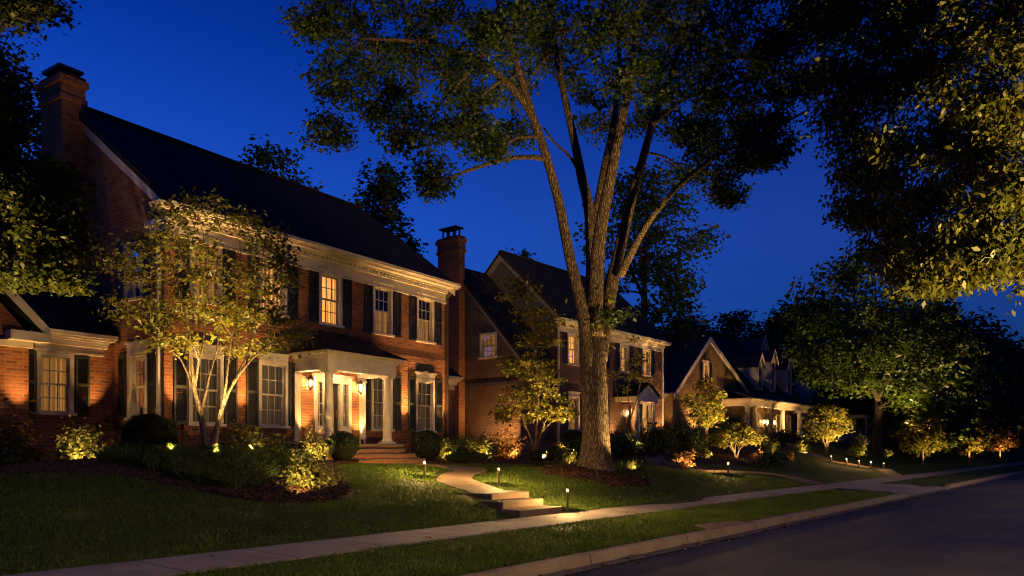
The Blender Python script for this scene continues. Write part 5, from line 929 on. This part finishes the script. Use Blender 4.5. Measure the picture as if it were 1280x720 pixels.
# ------------------------------------------------------------------ shrubs and ground cover
SH = [  # label, x, y, rx, ry, h, n, leaf, material, clipped
 ('large dark clipped boxwood ball left of the multi stemmed tree', 8.75, 18.05, .78, .7, 1.28, 5200, (.06, .04), LEAF_BOX, True),
 ('bright uplit loose shrub under the left wing window', 7.45, 18.7, .75, .6, .98, 1500, (.10, .06), LEAF_LIME, False),
 ('dim leafy shrub at the left edge against the glowing wing brick', 6.15, 19.6, .8, .7, 1.5, 900, (.13, .07), LEAF_RUSSET, False),
 ('low dark shrub along the left edge of the mulch bed', 5.2, 17.3, 1.2, .7, .6, 2200, (.08, .05), LEAF_BOX, False),
 ('dark low shrub between the lit shrub and the boxwood ball', 8.05, 17.5, .6, .5, .5, 1300, (.07, .045), LEAF_BOX, False),
 ('brightly uplit shrub just right of the pale tree stems', 10.85, 17.4, .82, .6, .86, 1700, (.11, .07), LEAF_LIME, False),
 ('low dark shrub under the second ground floor window', 11.9, 17.7, .6, .5, .8, 2000, (.07, .045), LEAF_BOX, False),
 ('uplit pale shrub left of the porch column', 12.75, 17.3, .62, .55, .86, 1500, (.10, .06), LEAF_LIME, False),
 ('dark clipped boxwood beside the porch steps', 13.55, 16.95, .55, .52, .98, 3800, (.06, .04), LEAF_BOX, True),
 ('white green shrub sparkling in a spotlight at the front of the mulch bed', 9.72, 13.25, .54, .5, .82, 2000, (.095, .05), LEAF_LIME, False),
 ('round dark boxwood right of the porch steps', 17.95, 18.1, .6, .55, 1.15, 3200, (.07, .045), LEAF_BOX, True),
 ('small bright uplit shrub beside the round boxwood', 18.75, 18.15, .38, .36, .8, 900, (.09, .06), LEAF_LIME, False),
 ('dark shrub between two bright uplit shrubs right of the porch', 19.45, 18.1, .5, .48, .95, 2000, (.08, .05), LEAF_BOX, False),
 ('bright yellow uplit shrub in front of the one storey side wing', 20.3, 18.0, .55, .5, 1.0, 1500, (.10, .06), LEAF_LIME, False),
 ('low dark hedge edging the bed right of the porch', 19.0, 17.25, 1.3, .35, .42, 2600, (.06, .04), LEAF_BOX, True),
 ('dark green shrub at the corner beside the russet bush', 21.1, 18.2, .45, .45, 1.1, 1600, (.09, .06), LEAF_BOX, False),
 ('russet bush glowing against the dark brick wing', 22.3, 18.3, .75, .6, 1.35, 1700, (.11, .07), LEAF_RUSSET, False),
 ('low dark mounded shrub under the small maple', 23.2, 17.1, 1.15, .5, .5, 2600, (.07, .045), LEAF_BOX, True),
 ('olive shrub right of the small maple', 24.7, 17.6, .55, .5, .8, 1200, (.10, .06), LEAF_YARD, False),
 ('dark rounded shrub left of the huge trunk', 26.0, 17.7, .8, .7, 1.35, 2200, (.10, .06), LEAF_BOX, True),
 ('lit trailing plant beside the left side of the huge trunk', 23.2, 16.1, .55, .4, .5, 700, (.12, .06), LEAF_LIME, False),
 ('dark bush just right of the huge trunk', 29.6, 17.6, 1.0, .8, 1.4, 2200, (.11, .07), LEAF_BOX, False),
 ('broad dark bush below the right end of the second house', 32.3, 17.3, 1.5, .9, 1.5, 3000, (.12, .08), LEAF_BOX, False),
 ('big dark hedge mass between the second and third houses', 35.6, 17.6, 1.8, 1.0, 1.7, 3600, (.13, .09), LEAF_BOX, False),
 ('dark domed bush in front of the steep gable', 41.9, 17.8, 1.5, 1.1, 2.0, 3800, (.16, .11), LEAF_BOX, False),
 ('low dark hedge along the porch of the gabled house', 52.0, 18.3, 4.0, .8, .55, 4200, (.16, .11), LEAF_BOX, False),
 ('dark bush right of the long porch', 60.0, 18.4, 3.0, 1.0, .8, 2800, (.18, .12), LEAF_BOX, False),
 ('dark mound of foliage at the corner of the middle lawn', 34.6, 12.9, 1.6, .6, .75, 2400, (.11, .07), LEAF_BOX, False),
 ('pink tinged uplit flower bush left of the path post', 28.3, 13.8, .4, .35, .75, 420, (.11, .06), FLOWER, False),
 ('low lit flowering plants beside the narrow walk', 30.0, 15.0, .7, .4, .5, 500, (.12, .07), FLOWER, False),
 ('lit yellow shrub below the low spreading tree', 33.5, 15.6, .45, .4, .6, 500, (.13, .08), LEAF_LIME, False),
 ('lit golden bush left of the long porch columns', 41.3, 15.3, .8, .5, .85, 700, (.16, .10), LEAF_LIME, False),
 ('small glowing plant in the mulch left of the golden bush', 37.0, 14.3, .5, .4, .5, 420, (.13, .08), FLOWER, False),
 ('small amber plant by the edge of the middle lawn', 40.2, 13.9, .45, .4, .45, 380, (.14, .09), LEAF_RUSSET, False),
 ('row of lit low plants in front of the porch hedge', 46.8, 15.6, 1.5, .4, .5, 700, (.16, .10), LEAF_LIME, False),
 ('upright bright bush left of the big dark trunk', 53.3, 13.9, .75, .6, 1.5, 900, (.18, .11), LEAF_LIME, False),
 ('small pale shrub right of the big dark trunk', 60.2, 13.8, .5, .4, .7, 380, (.18, .11), LEAF_LIME, False),
 ('dark hedge behind the right hand lawn', 74, 14.5, 6, 1.0, 1.3, 3600, (.25, .17), LEAF_BOX, False)]
for i, (lab, x, y, rx, ry, hh, n, lf, mt, cl) in enumerate(SH): shrub('shrub', lab, x, y, rx, ry, hh, n, lf, mt, 100 + i, cl)

def scatter_poly(poly, n, seed):
    r = np.random.default_rng(seed); P = np.array(poly); out = []
    while sum(len(o) for o in out) < n:
        x = r.uniform(P[:, 0].min(), P[:, 0].max(), n * 2); y = r.uniform(P[:, 1].min(), P[:, 1].max(), n * 2); m = in_poly(x, y, poly); out.append(np.stack([x[m], y[m]], 1))
    return np.concatenate(out)[:n]
def blades(name, P, hmin, hmax, w, mat, label, cat, seed, lean=.5, patch=.0):
    r = np.random.default_rng(seed); n = len(P); z = ground_np(P[:, 0], P[:, 1]); a = r.uniform(0, 2 * PI, n); hh = r.uniform(hmin, hmax, n) * (1 + patch * (np.sin(P[:, 0] * 2.3 + 1.7 * np.sin(P[:, 1] * 1.1)) * np.sin(P[:, 1] * 2.9 + np.sin(P[:, 0] * 1.7)) + .5 * np.sin(P[:, 0] * 7.1 + P[:, 1] * 3) * np.sin(P[:, 1] * 6.3))); ww = w * r.uniform(.7, 1.3, n)
    B = np.stack([P[:, 0], P[:, 1], z], 1); d = np.stack([np.cos(a) * ww / 2, np.sin(a) * ww / 2, np.zeros(n)], 1)
    l = r.normal(size=(n, 2)) * lean; tip = B + np.stack([l[:, 0] * hh, l[:, 1] * hh, hh], 1); mid = B + np.stack([l[:, 0] * hh * .35, l[:, 1] * hh * .35, hh * .6], 1)
    V = np.stack([B - d, B + d, mid + d * .7, tip, mid - d * .7], 1).reshape(-1, 3); F = np.arange(n * 5).reshape(n, 5)
    return tag(mesh_np(name, V, F, mat), label, cat, kind='stuff')
GC = smooth_poly([(7.6, 14.1), (8.1, 13.0), (8.9, 13.4), (9.2, 14.2), (10.6, 14.6), (11.6, 16.2), (11.0, 16.8), (8.0, 17.3), (6.6, 16.3), (7.1, 15.4)])
P = scatter_poly(GC, 9000, 5); blades('ground_cover', P, .14, .34, .024, LEAF_COVER, 'low dark green ground cover under the multi stemmed tree', 'ground cover', 6, .7)
P = scatter_poly(smooth_poly([(23.1, 13.2), (23.9, 13.2), (24.0, 13.9), (23.2, 14.0)]), 260, 7); g_ = blades('liriope_clump', P, .25, .5, .03, LEAF_LIME, 'bright grassy clump lit at the right of the huge trunk', 'grass clump', 8, .6); g_['kind'] = 'thing'
# bark chips
def chips(poly, n, seed, label):
    P = scatter_poly(poly, n, seed); z = ground_np(P[:, 0], P[:, 1]) + .06; leaf_mesh_o = leaf_mesh('bark_chips', np.stack([P[:, 0], P[:, 1], z], 1), .08, .035, CHIP, None, 1.5, seed); tag(leaf_mesh_o, label, 'bark chips', kind='stuff')
CHIP = mat_leaf('bark_chip', (.04, .02, .012), (.12, .065, .04), .02, .8)
chips(smooth_poly([(7.5, 13.6), (7.6, 12.6), (8.2, 11.9), (9.4, 11.8), (10.4, 12.6), (11.1, 14.1), (9.5, 14)]), 6000, 9, 'loose brown bark chips at the front of the curved bed')
chips(BED_RING, 5000, 10, 'loose brown bark chips around the foot of the huge tree')
# lawn grass, denser near the viewer
def lawn_grass():
    r = np.random.default_rng(21); n = 420000
    D = 6 + 24 * r.random(n) ** .8; a = r.uniform(-.75, .75, n)
    Fv = np.array([.7781, .6282]); Rv = np.array([.6282, -.7781]); P = D[:, None] * Fv + (D * a)[:, None] * Rv
    X, Y = P[:, 0], P[:, 1]; ok = (Y > 6.03) & (Y < 19) & ~((Y > 8.43) & (Y < 9.61)) & ~((X > 27.5) & (X < 36.6) & (Y < 8.5))
    ok &= ~((X > 13.15) & (X < 14.95) & (Y < 6.5)) & ~((X > 12.25) & (X < 14.22) & (Y > 9.6) & (Y < 11.75))
    for b in BEDS[:4]: ok &= ~in_poly(X, Y, b)
    for sp, w in PATHS:
        near = np.zeros(len(X), bool)
        for q in sp: near |= (X - q[0]) ** 2 + (Y - q[1]) ** 2 < w * w
        ok &= ~near
    P = P[ok]; keep = r.random(len(P)) < .9; P = P[keep]
    blades('grass', P, .025, .062, .009, GRASS, 'short mown grass blades covering the near lawns and kerb strip', 'grass', 22, .6, .38)
lawn_grass()
def fallen():
    r = np.random.default_rng(77); X = r.uniform(5, 30, 900); Y = np.where(r.random(900) < .35, r.uniform(5.35, 5.84, 900), r.uniform(6.2, 15, 900)); a = (X * .6282 - Y * .7781) / (X * .7781 + Y * .6282)
    ok = (np.abs(a) < .7) & ((Y < 5.9) | (r.random(900) < .35)); X = X[ok]; Y = Y[ok]; z = np.where(Y < 5.9, .02, np.where((Y > 8.4) & (Y < 9.65), .228, ground_np(X, Y) + .045))
    tag(leaf_mesh('fallen_leaves', np.stack([X, Y, z], 1), .075, .05, FALLEN, None, 3.0, 78), 'scattered dry leaves on the lawn and along the gutter', 'fallen leaves', kind='stuff')
FALLEN = mat_leaf('dry_leaf', (.08, .05, .02), (.20, .13, .05), .1, .7)
fallen()
# ivy sprouts on the big trunk
def ivy():
    r = np.random.default_rng(31); n = 90; C = []
    for zc, sd in ((5.1, .45), (5.9, .5)): 
        a = r.uniform(0, 2 * PI, n // 2); rad = .42 + np.abs(r.normal(size=n // 2)) * .2; C.append(np.stack([19.1 + rad * np.cos(a), 12.35 + rad * np.sin(a), zc + r.normal(size=n // 2) * sd], 1))
    return np.concatenate(C)
root = [o for o in bpy.data.objects if o.name == 'shade_tree'][0]
leaf_mesh('leaves', ivy() - np.array(BIG_LIMBS[0][0][:3]), .15, .09, LEAF_YARD, root, .5, 33)

# ------------------------------------------------------------------ garden lighting
def hl(lx, ly): p = HW(lx, ly); return p[0], p[1]
for lx, ly, pw, lab in [(.28, -.36, 330, 'uplight at the left corner pier of the brick facade'), (2.3, -.36, 380, 'uplight on the brick pier between the two left windows'), (4.5, -.3, 150, 'uplight at the brick left of the front porch'), (6.72, -.26, 150, 'uplight at the brick pier just right of the front door'),
                        (9.05, -.36, 620, 'uplight at the brick pier between the two right windows'), (11.0, -.36, 420, 'uplight at the far right corner of the brick facade')]:
    x, y = hl(lx, ly); inporch = 4.1 < lx < 7.1
    z = 1.78 if inporch else None
    p = HW(lx, -.06 if inporch else -.14, 6); uplight(x, y, (p[0], p[1], 6.6), pw, 84 if inporch else 60, lab, WARM, z=z, blend=.9 if inporch else 1.0, riser=0 if inporch else .85)
x, y = hl(-.62, 2.0); p = HW(-.62, 2.27); uplight(x, y, (p[0], p[1], 5.0), 120, 60, 'uplight at the brick pier right of the wing window', riser=.9, blend=1.0)
x, y = hl(-2.6, 1.5); p = HW(-2.6, 1.8); uplight(x, y, (p[0], p[1], 5.0), 120, 62, 'uplight at the brick corner near the left edge', riser=.8, blend=1.0)
x, y = hl(-.3, .9); p = HW(0, .5); uplight(x, y, (p[0], p[1], 6.5), 70, 80, 'uplight at the end wall beside the large boxwood')
x, y = hl(13.2, 1.9); p = HW(13.2, 2.3); uplight(x, y, (p[0], p[1], 4.6), 90, 84, 'uplight at the one storey wing right of the facade')
UP = [ # x, y, aim, power, cone, colour, label
 (9.1, 15.75, (9.2, 16.4, 5), 1500, 56, LEAFLIGHT, 'uplight in front of the pale stems of the multi stemmed tree'),
 (10.3, 16.2, (9.6, 16.6, 6.5), 1300, 58, LEAFLIGHT, 'uplight right of the multi stemmed tree'),
 (8.3, 16.2, (8.6, 17, 6), 1000, 60, LEAFLIGHT, 'uplight left of the multi stemmed tree'),
 (7.2, 17.8, (7.5, 18.9, 2.0), 75, 95, LEAFLIGHT, 'uplight at the bright shrub under the wing window'),
 (10.7, 16.45, (10.9, 17.6, 1.9), 110, 95, LEAFLIGHT, 'uplight at the shrub right of the pale stems'),
 (12.5, 16.4, (12.8, 17.5, 1.9), 100, 95, LEAFLIGHT, 'uplight at the pale shrub near the porch'),
 (8.7, 12.3, (9.7, 13.3, 1.45), 200, 70, LEAFLIGHT, 'spotlight on the mulch aimed at the front white green shrub'),
 (18.6, 17.5, (18.8, 18.3, 1.8), 80, 90, LEAFLIGHT, 'uplight at the small shrub beside the round boxwood'),
 (20.2, 17.2, (20.4, 18.2, 2.0), 110, 95, LEAFLIGHT, 'uplight at the yellow shrub before the side wing'),
 (22.0, 17.35, (22.4, 18.6, 2.4), 200, 90, WARM, 'uplight at the russet bush'),
 (22.6, 16.7, (23.8, 18.2, 3.9), 900, 62, LEAFLIGHT, 'uplight under the small layered maple'),
 (25.1, 16.9, (24.0, 18.2, 4.0), 900, 62, LEAFLIGHT, 'uplight right of the small layered maple'),
 (19.75, 11.05, (19.15, 12.3, 4.2), 800, 70, LEAFLIGHT, 'uplight on the mulch at the front of the huge trunk'),
 (20.6, 11.4, (19.1, 12.4, 8.0), 1300, 56, LEAFLIGHT, 'uplight on the mulch right of the huge trunk'),
 (20.3, 13.4, (19.6, 13.2, 11.0), 700, 80, LEAFLIGHT, 'uplight behind the right root of the huge tree'),
 (23.0, 13.2, (23.6, 13.7, 1.6), 25, 95, LEAFLIGHT, 'uplight at the grassy clump right of the huge trunk'),
 (22.8, 15.6, (23.3, 16.2, 1.6), 30, 95, LEAFLIGHT, 'uplight at the trailing plant left of the huge trunk'),
 (34.8, 13.5, (35.8, 15.0, 2.4), 420, 75, LEAFLIGHT, 'uplight left of the low spreading tree'),
 (37.0, 13.4, (36.0, 15.0, 2.5), 420, 75, LEAFLIGHT, 'uplight under the low spreading tree'),
 (38.3, 16.2, (39.3, 18.1, 4.4), 1100, 60, LEAFLIGHT, 'uplight left of the round crowned tree before the gable'),
 (40.7, 16.3, (39.5, 18.1, 4.4), 900, 60, LEAFLIGHT, 'uplight under the round crowned tree before the gable'),
 (48.8, 13.3, (50.0, 14.9, 3.4), 900, 66, LEAFLIGHT, 'uplight left of the tree at the end of the long porch'),
 (51.4, 13.3, (50.3, 14.9, 3.4), 800, 66, LEAFLIGHT, 'uplight under the tree at the end of the long porch'),
 (54.2, 11.6, (54.0, 14.0, 9.5), 2600, 85, LEAFLIGHT, 'uplight left of the big dark street tree'),
 (63.2, 13.2, (61.8, 12.2, 9), 4200, 90, LEAFLIGHT, 'uplight right of the big dark street tree'),
 (60.1, 10.3, (60.6, 11.6, 3.2), 240, 100, LEAFLIGHT, 'uplight under the low tree right of the dark trunk'),
 (79.5, 10.6, (80.2, 11.6, 3.4), 420, 100, WARM, 'uplight under the bushy amber based tree'),
 (96.1, 10.3, (96.8, 11.1, 3.4), 380, 100, WARM, 'uplight under the russet toned far tree'),
 (71.5, 9.9, (70.4, 12.6, 6.5), 1800, 80, LEAFLIGHT, 'added uplight giving a faint glow to the dark tree just right of the street tree crown'),  # lamp added only to make this dark tree readable
 (86.5, 11.0, (85, 14.4, 7.5), 2200, 80, LEAFLIGHT, 'added uplight giving a faint glow to the tall dark tree behind the amber lit tree'),  # likewise added to lift the dark far right
 (28.0, 13.3, (28.4, 14.0, 1.5), 30, 95, WARM, 'uplight at the pink tinged flower bush'),
 (29.6, 14.4, (30.1, 15.2, 1.6), 34, 100, WARM, 'uplight at the low flowering plants'),
 (33.3, 14.9, (33.6, 15.8, 1.8), 34, 95, LEAFLIGHT, 'uplight at the yellow shrub near the low spreading tree'),
 (41.0, 14.6, (41.4, 15.5, 2.2), 60, 95, LEAFLIGHT, 'uplight at the golden bush by the porch columns'),
 (36.8, 13.7, (37.1, 14.5, 1.7), 36, 95, WARM, 'uplight at the small glowing mulch plant'),
 (40.0, 13.3, (40.3, 14.1, 1.6), 34, 95, WARM, 'uplight at the small amber plant'),
 (46.5, 14.9, (46.9, 15.8, 1.9), 70, 110, LEAFLIGHT, 'uplight at the row of plants before the porch hedge'),
 (52.9, 13.1, (53.4, 14.1, 2.4), 110, 95, LEAFLIGHT, 'uplight at the upright bush left of the dark trunk'),
 (59.9, 13.2, (60.3, 14.0, 1.8), 50, 95, LEAFLIGHT, 'uplight at the pale shrub right of the dark trunk'),
 (36.8, 20.5, (36.8, 20.9, 6.5), 260, 80, WARM, 'uplight at the wall between the right windows of the second house'),
 (39.3, 20.5, (39.3, 20.9, 6.5), 240, 75, WARM, 'uplight at the right corner of the second house'),
 (34.2, 20.5, (34.3, 20.9, 6.5), 220, 80, WARM, 'uplight left of the entrance of the second house'),
 (31.9, 20.5, (31.9, 20.95, 7.0), 260, 80, WARM, 'uplight at the second house wall left of the trunk'),
 (26.2, 21.7, (27.0, 23.0, 4.2), 260, 110, WARM, 'uplight at the side gable brick of the second house'),
 (44.6, 20.6, (45.2, 21.45, 7.2), 520, 100, WARM, 'uplight at the steep front gable'),
 (48.4, 20.9, (48.2, 21.45, 6.5), 200, 100, WARM, 'uplight at the right half of the steep gable wall'),
 (51.6, 19.15, (51.6, 19.75, 5.0), 110, 90, WARM, 'uplight at the left columns of the long porch'),
 (55.9, 19.15, (55.9, 19.75, 5.0), 110, 90, WARM, 'uplight at the middle columns of the long porch'),
 (60.6, 19.15, (60.6, 19.75, 5.0), 110, 90, WARM, 'uplight at the right columns of the long porch'),
 (54.5, 16.9, (57.5, 22.0, 8.4), 900, 60, WARM, 'spotlight in the bed aimed at the dormers'),
 (29.9, 16.6, (30.2, 17.4, 4.5), 260, 80, LEAFLIGHT, 'uplight under the vine like tree by the second house entrance'),
 (41.0, 21.4, (41.0, 21.95, 4.8), 160, 90, WARM, 'uplight at the narrow bay left of the steep gable'),
 (4.3, 15.1, (5.3, 15.0, 6.0), 1400, 80, LEAFLIGHT, 'uplight under the left edge tree'),
 (9.6, -4.2, (14.0, 0.9, 7.0), 12000, 76, LEAFLIGHT, 'added unseen uplight brightening the overhanging street tree at the right'),  # added out of view to brighten the visible side of the leaves
]
for x, y, aim, pw, cn, col, lab in UP: uplight(x, y, aim, pw, cn, lab, col)
path_light(13.95, 14.15, 'path light at the bend of the front walk', .42)
path_light(15.0, 12.55, 'path light on the grass right of the front walk above the steps', .44)
path_light(14.2, 9.86, 'path light beside the lowest lawn step at the sidewalk', .5)
path_light(27.9, 11.95, 'path light post alone on the middle lawn', .5, 160, s=1.3)
for i, (x, y, lab) in enumerate([(44.9, 13.0, 'farthest of the small lights along the far front walk'), (45.3, 12.3, 'second small light down the far front walk'), (45.7, 11.75, 'third small light down the far front walk'), (46.0, 11.2, 'fourth small light down the far front walk'), (46.9, 10.9, 'lowest small light near the end of the far front walk')]):
    path_light(x - (.6 if i < 4 else 0), y, lab, .42, 36, 'small lights along the far front walk', 1.6)
# slim sign post at the far verge
sp_ = thing('sign_post', 'slim dark post standing in the far grass strip', 'post', (76.3, 8.1, .18)); p = MB(); p.lathe([(.05, -.2), (.05, 1.9), (.06, 1.92), (.02, 2.0)], (0, 0, 0), 8); p.build('post', BLACK, sp_)
p = MB(); p.box(-.14, .14, -.02, .02, 1.35, 1.75); p.build('plate', BLACK, sp_)
# the street lamp on the viewer's side of the road
sl = thing('street_lamp', 'tall street lamp on the near side of the road', 'street lamp', (9.5, -4.8, .14))
p = MB(); p.lathe([(.16, -.1), (.16, .5), (.09, .6), (.06, 5.2)], (0, 0, 0), 12); p.tube([(0, 0, 5.2, .05), (0, .1, 5.6, .045), (0, .7, 5.85, .04), (0, 1.2, 5.85, .04)], 8); p.build('pole', BLACK, sl)
p = MB(); p.lathe([(.02, .16), (.16, .12), (.2, 0), (.19, 0)], (0, 1.3, 5.72), 14); p.build('hood', BLACK, sl)
p = MB(); p.lathe([(.17, 0), (.12, -.08), (.03, -.1)], (0, 1.3, 5.715), 14); p.build('lamp_glass', mat_emit('street_lamp_glass', (1, .62, .28), 30), sl)
lamp_spot('bulb', sl, (0, 1.3, 5.55), (0, .12, -1), STREET_P / SPOT_GAIN, 154, (1.0, .64, .30), .12, .18)
sl2 = copy_tree(sl); sl2.location = (-7.0, -4.8, .14); sl3 = copy_tree(sl); sl3.location = (38, -4.8, .14); sl3['label'] = 'added unseen street lamp farther down the near side of the road, brightening the far lawns'  # two more lamps added out of view to brighten the left and far lawns
sl2['label'] = 'added unseen street lamp farther back along the near side of the road, brightening the left lawn'

# ------------------------------------------------------------------ sky, twilight sun, camera
w = bpy.data.worlds.new('World'); scene.world = w; w.use_nodes = True
nt = w.node_tree; nt.nodes.clear(); out = nt.nodes.new('ShaderNodeOutputWorld'); bg = nt.nodes.new('ShaderNodeBackground')
sky = nt.nodes.new('ShaderNodeTexSky'); sky.sky_type = 'NISHITA'; sky.sun_disc = False; sky.sun_elevation = R(SUN_EL); sky.sun_rotation = R(0); sky.ozone_density = 6; sky.air_density = 1.0; sky.dust_density = 1.0
hs = nt.nodes.new('ShaderNodeMix'); hs.data_type = 'RGBA'; hs.blend_type = 'MULTIPLY'; hs.inputs[0].default_value = 1; hs.inputs[7].default_value = c4(SKY_TINT)
nt.links.new(sky.outputs[0], hs.inputs[6])
tc = nt.nodes.new('ShaderNodeTexCoord'); sx = nt.nodes.new('ShaderNodeSeparateXYZ'); nt.links.new(tc.outputs['Generated'], sx.inputs[0])
hz = ramp(nt, sx.outputs[2], [(0, (.85, .85, .85)), (.12, (.95, .95, .93)), (.27, (1.18, 1.12, 1.06)), (.38, (1.0, .93, .95)), (.5, (.7, .58, .76)), (1, (.5, .42, .55))])
hm = nt.nodes.new('ShaderNodeMix'); hm.data_type = 'RGBA'; hm.blend_type = 'MULTIPLY'; hm.inputs[0].default_value = 1; nt.links.new(hs.outputs[2], hm.inputs[6]); nt.links.new(hz, hm.inputs[7])
hb = ramp(nt, sx.outputs[2], [(0, (.002, .001, .0)), (.26, (.009, .004, .01)), (.45, (0, 0, 0)), (1, (0, 0, 0))])
ha = nt.nodes.new('ShaderNodeMix'); ha.data_type = 'RGBA'; ha.blend_type = 'ADD'; ha.inputs[0].default_value = 1; nt.links.new(hm.outputs[2], ha.inputs[6]); nt.links.new(hb, ha.inputs[7])
nt.links.new(ha.outputs[2], bg.inputs['Color']); bg.inputs['Strength'].default_value = SKY_S
nt.links.new(bg.outputs[0], out.inputs['Surface'])
sun = bpy.data.lights.new('sun', 'SUN'); sun.energy = .012; sun.angle = R(20); sun.color = (.6, .75, 1.0)
so = bpy.data.objects.new('sun', sun); COL.objects.link(so); so.rotation_euler = (R(75), 0, R(20))
cam = bpy.data.cameras.new('camera'); cam.lens = 27.0; cam.sensor_width = 36; cam.shift_y = .158; cam.clip_end = 3000; cam.clip_start = .1
co = bpy.data.objects.new('camera', cam); COL.objects.link(co); co.location = (0, 0, 1.6); co.rotation_euler = (R(90), 0, math.atan2(775, 960) - PI / 2 + 0)
co.rotation_euler = (R(90), 0, -(PI / 2 - math.atan2(775, 960)))
scene.camera = co
scene.view_settings.view_transform = 'Standard'; scene.view_settings.look = 'None'; scene.view_settings.exposure = 0; scene.view_settings.gamma = 1
scene.render.engine = 'CYCLES'; cy = scene.cycles
cy.use_denoising = True
try: cy.denoiser = 'OPENIMAGEDENOISE'
except Exception: pass
cy.pixel_filter_type = 'BLACKMAN_HARRIS'; cy.filter_width = 1.15; cy.max_bounces = 6; cy.diffuse_bounces = 3; cy.glossy_bounces = 3; cy.transmission_bounces = 4; cy.transparent_max_bounces = 8
cy.sample_clamp_indirect = 4; cy.sample_clamp_direct = 0; cy.caustics_reflective = False; cy.caustics_refractive = False; cy.use_light_tree = True
cy.use_adaptive_sampling = True; cy.adaptive_threshold = .02
